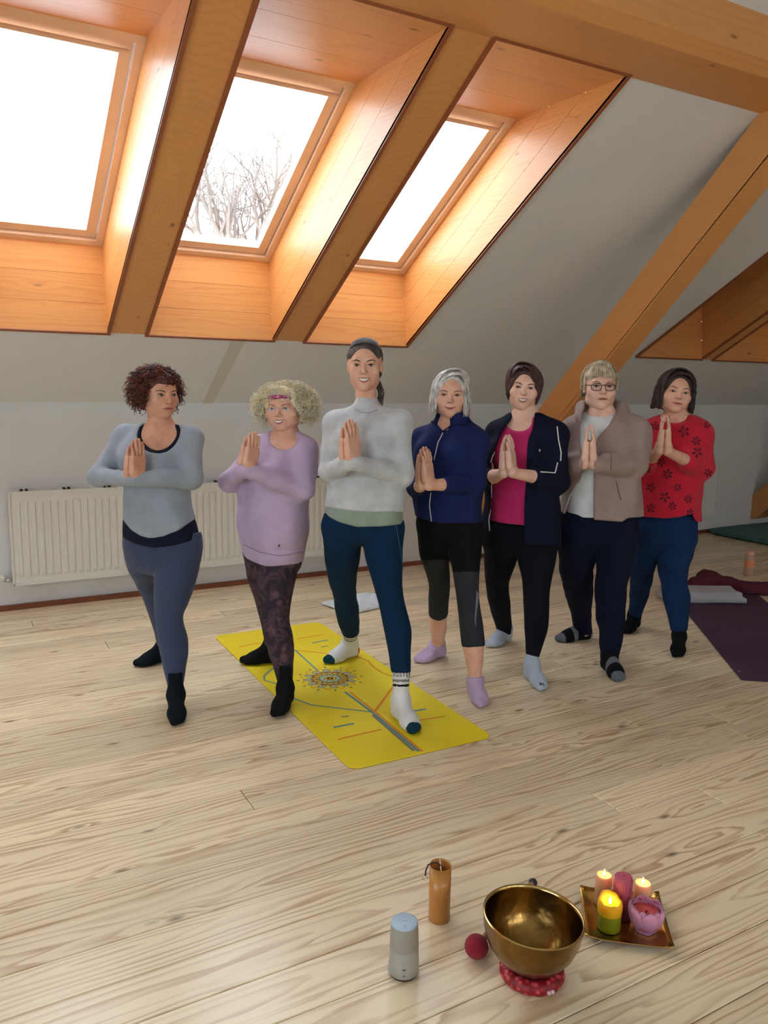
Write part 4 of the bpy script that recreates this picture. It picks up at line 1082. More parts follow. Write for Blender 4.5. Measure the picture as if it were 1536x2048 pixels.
def woman_tall():
    s = Person(dict(label='tall woman in a pale grey sweater standing on the yellow mat', D=3.5, yaw=-20, seed=3., ratio=.66,
        torso=[(815,712,752),(822,688,784),(840,666,804),(880,663,804),(925,662,802),(965,660,800),(1000,656,799),(1025,652,801),(1052,649,802)],
        neck=(733,815), neck_r=.047, head=(729,732,.93,-2,0,-1,.02), face_w=1.06,
        armL=[(672,846,-.06,23),(655,943,.03,19),(686,926,.2,15)], armR=[(800,846,.06,24),(803,948,.09,22),(722,918,.22,15)],
        hand=(700,921,697,838,.24,-42,.22), bust=(736,885,.052,.075),
        hips=[(1020,652,799),(1050,645,802),(1075,646,804),(1092,650,805)],
        legF=[(1100,728,806),(1148,741,805),(1180,750,806),(1210,758,810),(1260,768,822),(1300,776,822),(1346,783,821)],
        legB=[(1100,648,722),(1148,655,714),(1193,667,713),(1223,671,718),(1263,683,719)],
        footF=((836,1476),(803,1430)), footB=((648,1333),(722,1311)), foot_h=(.006, .006), footL=.245))
    s.legs(knit('petrol_leggings', srgb(10, 42, 72), bump=.15), 'leggings', waist_cut=[(640,1016),(680,1034),(714,1043),(760,1042),(804,1038)])
    s.line('leggings', [(792,1052),(800,1100),(806,1150),(808,1200)], .0011, 'side_seam', plain('seam_thread', srgb(70, 110, 140), .8))
    white, teal, orange, grey, black = knit('white_sock', srgb(226, 226, 226)), knit('teal_toe', srgb(18, 58, 76)), knit('orange_heel', srgb(206, 96, 50)), knit('grey_stripe', srgb(130, 130, 128)), knit('black_stripe', srgb(22, 22, 24))
    def mi(c, ank, H, T, d, up):
        a = (c-T)@d; hgt = (c-ank)@up; o = np.zeros(len(c), int)
        o[a > -.045] = 1; o[((c-H)@d < .030) & (c[:, 2] < .055)] = 2
        o[(hgt > .128) & (hgt < .138)] = 3; o[(hgt > .082) & (hgt < .092)] = 3; o[(hgt > .062) & (hgt < .072)] = 4
        return o
    s.sock('F', [white, teal, orange, grey, black], .145, mi=mi, grow=.002); s.sock('B', [white, teal, orange, grey, black], .145, mi=mi, grow=.002)
    s.build_body(M['skin'])
    s.garment('undershirt', 'torso', knit('sage_shirt', srgb(142, 158, 144)), False, [(640,1026),(680,1045),(714,1054),(760,1053),(804,1049)], grow=.007, fold=.001, yoke=False, hem2=[(640,985),(810,985)], bust=False)
    nk = s.P(*s.sp['neck'])
    s.garment('sweater', 'torso', knit('heather_knit', srgb(196, 200, 204), var=.16, bump=.8), True, [(640,1013),(720,1024),(804,1024)], grow=.013, fold=.004, extra=[(f_cone(nk-np.array([0, 0, .05]), nk+np.array([0, 0, .006]), .072, .057), .02, 0.)])
    s.line('sweater', [(710,817),(722,825),(740,826),(755,820)], .0016, 'collar_seam', plain('knit_seam', srgb(150, 156, 164), .9))
    s.face(smile=.9, teeth=True, open_=.85, mouth_w=1.08)
    h = hair_mat('dark_ash_hair', srgb(52, 44, 44), srgb(104, 92, 88)); rg = random.Random(5); S, xs = s.hs, s.hxs
    F, E = s.hair_cap(h, .006, vol=[((.035, -.075, -.02), (.04, .04, .05), .03), ((0, -.08, -.01), (.05, .04, .06), .03)])
    st = []
    for i in range(170):                       # combed back from the forehead
        x0 = rg.uniform(-.062, .062)*xs; pts = []
        z0 = .085-.9*max(0, abs(x0/xs)-.035)*1.6
        for k in range(8):
            t = k/7; ang = math.radians(42+118*t); sx = x0*(1-.25*t)
            rr = math.sqrt(max(.05, 1-(sx/((.0735+.011)*xs))**2))
            pts.append(np.array([sx, -.018+(.092+.009)*math.cos(ang)*rr, .040+(.082+.009)*math.sin(ang)*rr])*S)
        st.append((pts, [.0022*S]*8, 4))
    for i in range(46):                        # ponytail over the shoulder on the image side
        ph = rg.uniform(0, 6.28); a = rg.uniform(0, .016); pts = []
        for k in range(9):
            t = k/8; ctr = np.array([.030+.045*min(1, t*2.2)+.005*math.sin(6*t), -.075+.10*t, -.045-.165*t]); w = a*(1.1-.45*t)
            pts.append((ctr+np.array([w*math.cos(ph+3*t), w*math.sin(ph+3*t), .004*math.sin(9*t+ph)]))*S)
        st.append((pts, [.0032*S]*8+[.0015*S], 5))
    s.hair_done(F, h, st, [((0.0, .100, -.030), (.068, .100, .112), .008), ((0, .03, -.15), (.07, .12, .10), .01), ((-.075, .01, -.015), (.03, .035, .05), .008), ((.075, .012, -.01), (.03, .035, .05), .008)])
    p = s.hx.to_world(np.array([.076*S*xs, .0, -.030*S])); MB().ell(p, (.003, .003, .003), 8, 6).build('earring', M['chrome'], s.root)
    # lettering on the sock cuffs
    for side, txt in (('F', 'GANGSTER'), ('B', 'GANGSTER')):
        (c, r), pr, ank, H, T, d = s.ends[side]; up = c-ank; up /= np.linalg.norm(up)
        cu = bpy.data.curves.new('t', 'FONT'); cu.body = txt; cu.size = .026; cu.align_x = 'CENTER'; cu.align_y = 'CENTER'; cu.resolution_u = 2
        o = bpy.data.objects.new('t', cu); col.objects.link(o); me = o.to_mesh(); vv = [np.array(v.co) for v in me.vertices]; ff = [tuple(p.vertices) for p in me.polygons]
        key = 'sock'+side; out = []; mid = ank+up*.110; u0, v0 = to_px(*(mid+s.B)); mp = s.D/FPX
        cen = u0-8 if side == 'F' else u0+3
        for q in vv:
            h_ = s.hit(key, float(cen+q[0]/mp), float(v0-q[1]/mp), .0012)
            if h_ is None: h_ = out[-1] if out else mid
            out.append(h_)
        o.to_mesh_clear(); bpy.data.objects.remove(o); bpy.data.curves.remove(cu)
        mesh_obj('sock_lettering', out, ff, black, s.objs['sock'+side])
def woman_navy():
    s = Person(dict(label='silver-haired woman in a zipped navy jacket and cropped leggings', D=3.75, yaw=-24, seed=4., ratio=.68,
        torso=[(838,882,926),(850,862,942),(868,844,956),(900,836,960),(950,832,960),(986,832,959),(1011,833,958),(1048,835,959)],
        neck=(903,838), neck_r=.049, head=(901,791,.90,-5,0,1,.03), face_w=1.12, cheek=1.05,
        armL=[(846,880,-.07,23),(834,975,.02,19),(838,962,.2,12)], armR=[(950,884,.05,25),(948,966,.09,22),(865,962,.23,13)],
        hand=(850,966,847,893,.25,-38,.23), bust=(898,905,.056,.08), bare=dict(L=1, R=1),
        hips=[(1030,836,960),(1060,835,963),(1082,838,963)],
        legF=[(1100,895,963),(1124,902,960),(1160,908,958),(1198,914,958),(1250,919,966),(1293,924,970)],
        legB=[(1100,838,902),(1124,846,898),(1161,856,900),(1200,857,898),(1228,857,896)],
        shin=dict(F=[(1320,931,966),(1360,938,963)], B=[(1256,860,893),(1290,864,888)]),
        footF=((968,1421),(946,1384)), footB=((828,1329),(892,1314)), footL=.225))
    black, char = knit('black_tights', srgb(12, 12, 16), bump=.15), knit('charcoal_panel', srgb(48, 50, 56), bump=.15)
    def mi(V, Q):
        u, v = px_v(s, V, Q); o = np.zeros(len(u), int); o[(u < 903) & (v > 1120)] = 1; o[(u >= 903) & (v > 1144)] = 1; return o
    s.legs([black, char], 'cropped_leggings', mi=mi)
    sh = [s.hit('cropped_leggings', *p) for p in ((952,1180),(957,1188),(951,1255),(949,1240))]
    if all(p is not None for p in sh): mesh_obj('grey_insert', sh, [(0, 1, 2, 3)], knit('grey_insert', srgb(120, 122, 136)), s.objs['cropped_leggings'])
    sk = knit('lilac_sock', srgb(190, 164, 196)); s.sock('F', sk, .012); s.sock('B', sk, .012)
    s.build_body(M['skin'])
    nk = s.P(*s.sp['neck'])
    s.garment('jacket', 'torso', knit('navy_fleece', srgb(26, 38, 86), bump=.25), True, [(825,1030),(850,1040),(880,1047),(960,1046)], grow=.008, fold=.0036, cuff=(.55, .62),
        neck=[(s.P(896, 838, .10), (.034, .10, .062)), (nk+np.array([0, 0, .045]), (.062, .062, .055))], extra=[(f_cone(nk-np.array([0, 0, .045]), nk+np.array([0, 0, .000]), .085, .074), .02, 0.)])
    s.line('jacket', [(886,866),(876,885),(868,920)], .0026, 'zip', M['zip'], lift=.0015); s.line('jacket', [(862,985),(859,1010),(863,1042)], .0026, 'zip', M['zip'], lift=.0015)
    z = s.hit('jacket', 863, 1043, .004)
    s.line('jacket', [(862,842),(872,850),(882,862)], .0045, 'collar_edge', knit('navy_rib', srgb(20, 28, 66))); s.line('jacket', [(886,864),(905,850),(932,850),(940,842)], .0045, 'collar_edge', knit('navy_rib_b', srgb(20, 28, 66)))
    s.face(smile=.8, open_=.75, brow=plain('grey_brow', srgb(120, 95, 85), .8)); s.nails(plain('red_varnish', srgb(176, 20, 44), .2, coat=.5))
    h = hair_mat('silver_hair', srgb(164, 158, 150), srgb(222, 220, 216), .75); rg = random.Random(6); S, xs = s.hs, s.hxs
    F, E = s.hair_cap(h, .011, vol=[((-.058, -.02, -.035), (.022, .055, .075), .03), ((.060, -.025, -.035), (.022, .055, .078), .03), ((0, -.075, -.02), (.065, .035, .075), .03)])
    lo = lambda al, sd: -.098 if al < 110 else -.088
    st = meridians(S, xs, rg, 330, .013, .06, lo, face=46., flare=.06, part=.022, wav=.012)
    st += curtain(S, xs, rg, 60, -1, .020, -.096, .004)+curtain(S, xs, rg, 50, 1, .020, -.092, .012)
    s.hair_done(F, h, st, [((0.006, .104, -.030), (.060, .104, .122), .008), ((0, .03, -.16), (.060, .12, .095), .01)])
def woman_magenta():
    s = Person(dict(label='woman in an open dark jacket over a magenta T-shirt', D=4.02, yaw=-20, seed=5., ratio=.70,
        torso=[(826,1026,1072),(840,1010,1090),(860,994,1106),(900,984,1112),(950,978,1112),(1000,974,1112),(1050,971,1112),(1088,970,1112)],
        tee=[(826,1026,1072),(840,1010,1090),(860,994,1106),(900,986,1110),(950,981,1108),(1000,978,1106),(1052,976,1106)],
        neck=(1050,826), neck_r=.052, head=(1048,777,.92,-8,2,5,.03), face_w=1.08, cheek=1.1,
        armL=[(998,868,-.06,23),(973,958,0.02,18),(1006,936,.2,12)], armR=[(1108,872,.06,26),(1113,962,.10,22),(1024,936,.22,13)],
        hand=(1016,941,1014,869,.25,-30,.23), bust=(1042,905,.058,.085), bare=dict(L=1, R=1),
        hips=[(1045,968,1112),(1085,966,1114),(1115,968,1110)],
        legF=[(1110,1035,1112),(1150,1043,1104),(1187,1046,1099),(1250,1049,1096),(1290,1051,1085),(1319,1052,1076)],
        legB=[(1110,968,1035),(1162,971,1018),(1203,977,1020),(1240,988,1023),(1266,996,1024)],
        footF=((1090,1387),(1058,1349)), footB=((974,1298),(1030,1283))))
    s.legs(knit('black_navy_trousers', srgb(11, 13, 24), bump=.2), 'trousers')
    sk = knit('pale_grey_sock', srgb(176, 186, 200)); s.sock('F', sk, .075); s.sock('B', sk, .03)
    pts = [s.hit('sockF', u, v, .001) for u, v in ((1078,1364),(1081,1366),(1086,1367),(1090,1372),(1087,1370),(1083,1370),(1080,1368),(1079,1371))]
    if all(p is not None for p in pts): mesh_obj('sock_emblem', pts, [(0, 1, 6), (1, 2, 5, 6), (2, 3, 4), (2, 4, 5), (6, 5, 7)], M['lash'], s.objs['sockF'])
    s.build_body(M['skin2'])
    s.garment('t_shirt', 'tee', knit('magenta_jersey', srgb(196, 34, 108), bump=.2), False, [(970,1040),(1000,1046),(1050,1051),(1110,1051)], grow=-.002, fold=.0015, neck=[(s.P(1043, 836, .11), (.070, .13, .070))])
    op = s.front_open([(836,1024),(870,1000),(900,990),(925,983),(960,985),(1030,980),(1064,980),(1100,980)], [(836,1069),(860,1064),(880,1056),(900,1054),(960,1052),(1020,1048),(1090,1049)])
    s.garment('jacket', 'torso', knit('midnight_jacket', srgb(14, 18, 40), bump=.2), True, [(960,1068),(985,1064),(1040,1088),(1120,1092)], grow=.014, fold=.0036, cuff=(.35, .42), opening=op, sleeve_grow=.004)
    s.line('jacket', [(1051,890),(1055,900),(1054,940),(1050,985),(1048,1030),(1050,1084)], .0028, 'zip', M['zip'], lift=.001)
    s.line('jacket', [(1003,888),(988,905),(981,925)], .0028, 'zip', M['zip'], lift=.001); s.line('jacket', [(983,965),(982,1010),(978,1040),(979,1062)], .0028, 'zip', M['zip'], lift=.001)
    s.line('jacket', [(1114,853),(1117,880),(1122,905),(1121,922)], .0032, 'sleeve_piping', M['thread'], lift=.001); s.line('jacket', [(1081,944),(1098,945),(1110,946),(1114,930),(1115,925)], .0032, 'sleeve_piping', M['thread'], lift=.001)
    z = s.hit('jacket', 1079, 901, .002)
    if z is not None: MB().ell(z, (.004, .004, .006), 8, 6).build('chest_emblem', M['zip'], s.objs['jacket'])
    s.face(smile=.9, teeth=True, open_=.8)
    h = hair_mat('brown_hair', srgb(44, 27, 26), srgb(92, 58, 52)); rg = random.Random(7); S, xs = s.hs, s.hxs
    F, E = s.hair_cap(h, .014, vol=[((-.056, -.01, .000), (.026, .060, .062), .03), ((.060, -.012, -.006), (.028, .062, .072), .03), ((0, -.075, -.01), (.06, .035, .065), .03)])
    lo = lambda al, sd: (-.040 if sd < 0 else -.052)-.0004*(al-60)
    st = meridians(S, xs, rg, 320, .017, .05, lo, face=50., flare=-.02, part=-.02, wav=.003, curl_in=.18)
    for i in range(60):                        # swept fringe
        t0 = rg.uniform(0, 1); pts = []
        for k in range(7):
            q = k/6; x = (-.022+.088*q*(.6+.5*t0))*xs; z = .118-.030*t0*q-.075*q*q*(.5+.5*t0); y = .036+.052*math.sin(min(1, q*1.3)*1.5)-.05*max(0, q-.55)
            pts.append(np.array([x, y, z])*S)
        st.append((pts, [.0028*S]*6+[.001*S], 5))
    st += curtain(S, xs, rg, 55, -1, -.022, -.030, -.004)
    s.hair_done(F, h, st, [((-.006, .102, -.036), (.061, .100, .116), .008), ((0, .03, -.15), (.07, .12, .085), .01)])
def woman_taupe():
    s = Person(dict(label='woman in dark-rimmed glasses and an open taupe hoodie', D=4.12, yaw=-10, seed=6., ratio=.72,
        torso=[(824,1174,1228),(838,1154,1256),(860,1142,1274),(900,1138,1278),(950,1134,1276),(1000,1130,1276),(1046,1126,1276)],
        tee=[(824,1174,1228),(838,1154,1256),(860,1142,1274),(900,1140,1274),(950,1137,1270),(1000,1134,1268),(1040,1132,1266)],
        neck=(1203,822), neck_r=.056, head=(1202,774,1.0,-4,2,0,.03), face_w=1.06, jaw=1.08,
        armL=[(1148,860,-.03,24),(1138,928,.04,21),(1158,922,.2,13)], armR=[(1272,862,.03,26),(1272,928,.09,24),(1200,922,.22,15)],
        hand=(1178,924,1180,849,.26,-14,.24), bust=(1200,905,.058,.085),
        hips=[(1025,1122,1274),(1070,1118,1274),(1110,1118,1268)],
        legF=[(1110,1192,1268),(1150,1193,1258),(1187,1190,1252),(1250,1196,1249),(1290,1200,1242),(1325,1202,1235)],
        legB=[(1110,1118,1192),(1140,1120,1184),(1172,1127,1187),(1219,1140,1182),(1266,1152,1184)],
        footF=((1243,1368),(1210,1330)), footB=((1110,1285),(1190,1271)), footL=.245))
    s.legs(knit('dark_navy_trousers', srgb(12, 17, 40), bump=.25), 'trousers', fold=.0028)
    bl, gr = knit('black_slipper_sock', srgb(12, 14, 18)), knit('grey_slipper_sock', srgb(96, 102, 112))
    def mi(c, ank, H, T, d, up):
        a = (c-H)@d; L = (T-H)@d; o = np.zeros(len(c), int); o[a > L-.05] = 1; o[(a > L-.135) & (a < L-.10)] = 1; o[(a < .025)] = 1; return o
    s.sock('F', [bl, gr], .05, 'slipper_sock', mi, .003); s.sock('B', [bl, gr], .07, 'slipper_sock', mi, .003)
    s.build_body(M['skin2'])
    s.garment('t_shirt', 'tee', knit('white_jersey', srgb(222, 224, 226), bump=.2), False, [(1110,1034),(1150,1036),(1190,1036),(1280,1036)], grow=-.002, fold=.002, neck=[(s.P(1200, 815, .10), (.074, .13, .048))])
    nk = s.P(*s.sp['neck'])
    hood = [(f_cone(s.P(1163, 836, .10), s.P(1168, 818, -.04), .030, .040), .02, 0.), (f_cone(s.P(1168, 818, -.04), s.P(1203, 812, -.12), .040, .048), .02, 0.), (f_cone(s.P(1203, 812, -.12), s.P(1240, 820, -.04), .048, .040), .02, 0.), (f_cone(s.P(1240, 820, -.04), s.P(1234, 846, .10), .040, .028), .02, 0.)]
    op = s.front_open([(806,1172),(830,1164),(860,1160),(890,1160),(925,1168),(960,1160),(990,1142),(1040,1128)], [(806,1228),(826,1232),(850,1218),(875,1196),(900,1188),(940,1188),(1000,1187),(1060,1187)])
    s.garment('hoodie', 'torso', knit('taupe_fleece', srgb(158, 136, 130), bump=.3), True, [(1110,1032),(1190,1040),(1244,1044),(1256,1036),(1285,1034)], grow=.013, fold=.0045, opening=op, extra=hood, sleeve_grow=.003, neck=[(nk+np.array([0, 0, .05]), (.066, .07, .07))])
    s.line('hoodie', [(1189,935),(1188,985),(1188,1040)], .0026, 'zip', M['zip'], lift=.001); s.line('hoodie', [(1156,965),(1140,992),(1130,1020),(1127,1030)], .003, 'zip', M['zip'], lift=.001)
    s.line('hoodie', [(1232,962),(1236,980),(1242,1000)], .0016, 'pocket_seam', plain('taupe_seam', srgb(100, 82, 78), .9)); s.line('hoodie', [(1222,905),(1221,940)], .0016, 'cuff_seam', plain('taupe_seam_b', srgb(100, 82, 78), .9))
    s.face(smile=-.1, open_=.75, brow=plain('fair_brow', srgb(150, 115, 90), .8))
    h = hair_mat('fair_hair', srgb(150, 132, 104), srgb(208, 194, 164)); rg = random.Random(9); S, xs = s.hs, s.hxs
    F, E = s.hair_cap(h, .008, vol=[((0, -.085, -.01), (.055, .035, .06), .03)])
    st = meridians(S, xs, rg, 150, .010, .04, lambda al, sd: -.01 if al < 100 else -.05, face=62., wav=.002)
    for i in range(110):                       # straight fringe
        x0 = rg.uniform(-.060, .060)*xs; pts = []; zl = .034+.010*abs(x0)/.06+rg.uniform(-.004, .006)
        for k in range(7):
            q = k/6; x = x0*(.45+.55*q); rr = math.sqrt(max(.1, 1-(x/(.084*xs))**2)); ang = math.radians(88-82*q)
            z = .040+(.092)*math.sin(ang)*rr if q < .8 else None
            y = -.012+.104*math.cos(ang)*rr
            z = .040+.092*math.sin(ang)*rr
            pts.append(np.array([x, y, max(z, zl)])*S)
        st.append((pts, [.0026*S]*6+[.0012*S], 5))
    s.hair_done(F, h, st, [((0.0, .100, -.045), (.066, .094, .098), .008), ((0, .03, -.16), (.085, .13, .11), .01), ((-.078, .015, -.02), (.03, .04, .06), .008), ((.078, .015, -.02), (.03, .04, .06), .008)])
    W = lambda x, y, z: s.hx.to_world(np.array([x*S*xs, y*S, z*S])); dk = plain('dark_frame', srgb(56, 30, 36), .3)
    gl = empty('glasses'); gl.parent = s.root
    for q in (-1, 1):
        ex = .0315*q; fy = surf_y(s.hf, .031*S*xs, 0)/S+.016
        ring = [W(ex+.0235*math.copysign(abs(math.cos(t))**.8, math.cos(t)), fy-.012*max(0, (q*math.cos(t))), -.003+(.0175*math.copysign(abs(math.sin(t))**.85, math.sin(t)))) for t in np.linspace(0, 2*math.pi, 25)[:-1]]
        MB().tube(ring, .0019, 6, closed=True).build('glasses_rim', dk, gl, True); mesh_obj('lens', ring, [tuple(range(24))], M['lens'], gl)
        MB().tube([W(q*.056, fy-.010, .006), W(q*.073, .03, .008), W(q*.076, -.01, .004)], .0019, 6).build('glasses_temple', dk, gl, True)
    fy = surf_y(s.hf, 0, .004*S)/S+.006
    MB().tube([W(-.008, fy+.001, .004), W(0, fy+.003, .007), W(.008, fy+.001, .004)], .0019, 6).build('glasses_bridge', dk, gl, True)
def woman_red():
    s = Person(dict(label='dark-haired woman in a red flowered blouse and blue jeans', D=4.42, yaw=-18, seed=7., ratio=.72,
        torso=[(830,1325,1378),(842,1302,1400),(862,1293,1411),(900,1286,1408),(950,1278,1399),(1000,1273,1394),(1042,1272,1393)],
        neck=(1353,830), neck_r=.056, head=(1354,786,.96,-6,3,8,.03), face_w=1.16, jaw=1.12, cheek=1.1,
        armL=[(1304,866,-.05,22),(1290,928,.06,18),(1318,894,.22,11)], armR=[(1397,868,.05,24),(1402,936,.09,22),(1336,892,.22,13)],
        hand=(1327,898,1332,829,.27,-16,.24), bust=(1348,905,.062,.09), bare=dict(L=1, R=1),
        hips=[(1025,1274,1391),(1070,1272,1391),(1110,1270,1386)],
        legF=[(1100,1320,1386),(1125,1315,1378),(1169,1323,1374),(1203,1329,1379),(1240,1338,1376),(1262,1343,1373)],
        legB=[(1100,1270,1325),(1125,1262,1312),(1187,1260,1297),(1234,1257,1281)],
        footF=((1354,1319),(1361,1281)), footB=((1248,1271),(1282,1258))))
    s.legs(knit('blue_denim', srgb(20, 46, 84), var=.2), 'jeans', fold=.002)
    sk = knit('black_sock_c', srgb(10, 10, 12)); s.sock('F', sk, .10); s.sock('B', sk, .06)
    s.build_body(M['skin'])
    s.garment('blouse', 'torso', knit('red_cotton', srgb(196, 20, 48), bump=.2), True, [(1268,1032),(1330,1037),(1360,1034),(1384,1028),(1392,1044),(1400,1044)], grow=.010, fold=.003, cuff=(.35, .38), sleeve_grow=.006, neck=[(s.P(1352, 824, .11), (.098, .14, .062))])
    rg = random.Random(4); ink = plain('maroon_print', srgb(104, 14, 36), .9)
    for (u, v, r) in ((1368,863,11),(1392,882,9),(1394,905,10),(1414,850,7),(1416,945,8),(1302,975,9),(1335,948,10),(1322,924,9),(1355,975,8),(1330,994,10),(1376,998,8),(1302,1016,9),(1345,1012,8),(1380,1025,7),(1295,938,7),(1310,852,8)):
        mb = MB(); n = rg.choice((5, 6)); p0 = rg.uniform(0, 6.28); good = True
        for k in range(n):
            a = p0+2*math.pi*k/n; q = []
            for (rr, da) in ((.12, 0), (.55, .38), (.95, .30), (1.1, 0), (.95, -.30), (.55, -.38)):
                h_ = s.hit('blouse', u+r*rr*math.cos(a+da), v+r*rr*math.sin(a+da), .0012)
                if h_ is None: good = False; break
                q.append(h_)
            if good and max(np.linalg.norm(q[0]-x) for x in q) < .06: mb.add(q, [tuple(range(6))])
            good = True
        if mb.v: mb.build('flower_print', ink, s.objs['blouse'])
    s.face(smile=.1, open_=.75, brow_lift=.003); s.nails(plain('dark_varnish', srgb(40, 12, 24), .2, coat=.5))
    h = hair_mat('dark_brown_hair', srgb(26, 17, 16), srgb(62, 40, 36)); rg = random.Random(12); S, xs = s.hs, s.hxs
    F, E = s.hair_cap(h, .013, vol=[((-.056, -.02, -.025), (.024, .055, .075), .03), ((.060, -.025, -.030), (.026, .058, .080), .03), ((0, -.075, -.02), (.06, .035, .075), .03)])
    st = meridians(S, xs, rg, 320, .016, .055, lambda al, sd: -.095 if al < 120 else -.09, face=48., flare=.05, part=.0, wav=.014)
    st += curtain(S, xs, rg, 55, -1, .006, -.090, .010)+curtain(S, xs, rg, 55, 1, .006, -.094, .012)
    s.hair_done(F, h, st, [((0.0, .102, -.026), (.060, .102, .118), .008), ((0, .03, -.16), (.066, .12, .09), .01)])
for fn_ in (woman_grey, woman_lilac, woman_tall, woman_navy, woman_magenta, woman_taupe, woman_red): fn_()

# ------------------------------------------------------------------ yoga mats
def rounded_rect(w, h, r, n=6):
    pts = []
    for cx, cy, a0 in ((w/2-r, h/2-r, 0), (-w/2+r, h/2-r, 90), (-w/2+r, -h/2+r, 180), (w/2-r, -h/2+r, 270)):
        for k in range(n+1):
            a = math.radians(a0+90*k/n); pts.append((cx+r*math.cos(a), cy+r*math.sin(a)))
    return pts
def slab(pts, z0, z1, mb, m=0):
    n = len(pts); v = [(x, y, z0) for x, y in pts]+[(x, y, z1) for x, y in pts]
    return mb.add(v, [tuple(range(n))[::-1], tuple(range(n, 2*n))]+[(i, (i+1) % n, n+(i+1) % n, n+i) for i in range(n)], m)
MX, MY, MW, ML = 1.651, 3.447, .662, 1.83
mat_root = tag(empty('yoga_mat', (MX, MY, 0)), 'yellow yoga mat with a mandala and alignment lines', 'yoga mat', 'yoga mats')
mat_root.rotation_euler.z = -.019
mb = MB(); slab(rounded_rect(MW, ML, .045), 0, .0015, mb, 1); slab(rounded_rect(MW, ML, .045), .0015, .005, mb, 0)
mb.build('mat_sheet', [plain('yellow_rubber', srgb(250, 222, 30), .6, var=.05, vscale=3.), plain('mat_underside', srgb(60, 40, 30), .8)], mat_root)
def mat_pt(u, v): p = px_floor(u, v, .005); x, y = p[0]-MX, p[1]-MY; return (x-.019*y, y+.019*x)
def ribbon(mb, pts, w, z, m=0, closed=False):
    P = [np.array(p, float) for p in pts]; N = len(P); L = []
    for i in range(N):
        a = P[(i-1) % N] if (i or closed) else P[0]; b = P[(i+1) % N] if (i < N-1 or closed) else P[-1]; d = b-a; d /= np.linalg.norm(d)+1e-9; n = np.array([-d[1], d[0]])*w/2
        L += [tuple(P[i]+n)+(z,), tuple(P[i]-n)+(z,)]
    f = [(2*i, 2*i+1, 2*((i+1) % N)+1, 2*((i+1) % N)) for i in range(N if closed else N-1)]
    mb.add(L, f, m)
ORG, BLU, GRY = plain('print_orange', srgb(240, 140, 20), .7), plain('print_blue', srgb(110, 150, 150), .7), plain('print_grey', srgb(140, 140, 110), .7)
for pts, w, m in (([(590,1300),(636,1342)], .007, BLU), ([(690,1384),(745,1425),(838,1503)], .009, BLU), ([(700,1384),(752,1425),(845,1503)], .006, ORG), ([(745,1430),(828,1502)], .010, GRY), ([(588,1397),(622,1410),(742,1424)], .007, BLU),
        ([(750,1422),(768,1398),(786,1374)], .008, ORG), ([(713,1314),(735,1321),(748,1335),(765,1346),(786,1353)], .006, ORG), ([(549,1334),(528,1352),(529,1361),(556,1368)], .007, BLU), ([(676,1480),(682,1477),(762,1459)], .007, ORG),
        ([(836,1440),(890,1433)], .006, ORG), ([(478,1294),(522,1285)], .006, ORG), ([(594,1278),(648,1269)], .006, ORG), ([(667,1455),(708,1447)], .010, BLU), ([(825,1423),(852,1418)], .010, BLU), ([(624,1286),(656,1280)], .009, BLU), ([(594,1301),(634,1305),(672,1309)], .006, ORG),
        ([(503,1305),(512,1303)], .010, BLU), ([(682,1434),(698,1432)], .008, GRY), ([(642,1294),(656,1292)], .008, GRY)):
    b = MB(); ribbon(b, [mat_pt(*p) for p in pts], w*1.5, .0056); b.build('alignment_line', m, mat_root)
cx, cy = mat_pt(660, 1357)
def mandala():
    b = MB(); z = .0057
    def petals(n, r0, r1, wid, m, ph=0., lw=.0035, fill=None):
        for k in range(n):
            a = 2*math.pi*(k+ph)/n; pts = []
            for t in np.linspace(0, 1, 7): pts.append((r0+(r1-r0)*t, wid*math.sin(math.pi*t**.8)))
            loop = pts+[(p[0], -p[1]) for p in pts[::-1][1:-1]]
            rot = [(cx+p[0]*math.cos(a)-p[1]*math.sin(a), cy+p[0]*math.sin(a)+p[1]*math.cos(a)) for p in loop]
            if fill is not None: b.add([(*p, z-.0003) for p in rot], [tuple(range(len(rot)))], fill)
            ribbon(b, rot, lw, z, m, True)
    def ring(r, w, m): ribbon(b, [(cx+r*math.cos(t), cy+r*math.sin(t)) for t in np.linspace(0, 2*math.pi, 49)[:-1]], w, z, m, True)
    petals(12, .085, .150, .026, 0, 0, .004); petals(12, .085, .135, .020, 1, .5, .005, 3); petals(16, .055, .100, .013, 2, 0, .003, 4); petals(8, .026, .062, .016, 1, .5, .003, 3); ring(.088, .004, 0); ring(.052, .003, 2); ring(.028, .004, 0); ring(.012, .012, 5)
    for k in range(12):
        a = 2*math.pi*(k+.5)/12; r = .152; ribbon(b, [(cx+r*math.cos(a), cy+r*math.sin(a)), (cx+(r+.016)*math.cos(a), cy+(r+.016)*math.sin(a))], .008, z, 2)
    b.build('mandala_print', [ORG, BLU, plain('print_dark', srgb(90, 90, 70), .7), plain('print_sky', srgb(190, 206, 170), .7), plain('print_amber', srgb(236, 176, 60), .7), plain('print_maroon', srgb(110, 50, 40), .7)], mat_root)
mandala()
# purple mat, turned
A = np.array(px_floor(1483, 1361)[:2]); e1 = np.array([.612, .791]); e2 = np.array([.791, -.612])
PC = A+e1*.92+e2*.31; ang = math.atan2(e2[1], e2[0])
pm = tag(empty('yoga_mat', (PC[0], PC[1], 0)), 'plum purple yoga mat lying at the picture edge', 'yoga mat', 'yoga mats'); pm.rotation_euler.z = ang
b = MB(); slab(rounded_rect(.62, 1.84, .012), 0, .005, b); b.build('mat_sheet', plain('plum_rubber', srgb(74, 46, 72), .75, var=.08, vscale=4.), pm)
b = MB(); q = px_floor(1479, 1343, .0052); d = np.array(q[:2])-PC; lx, ly = d@e2, d@e1; b.ell((lx, ly, .0052), (.006, .004, .0006), 10, 4); b.build('logo_mark', M['thread'], pm)

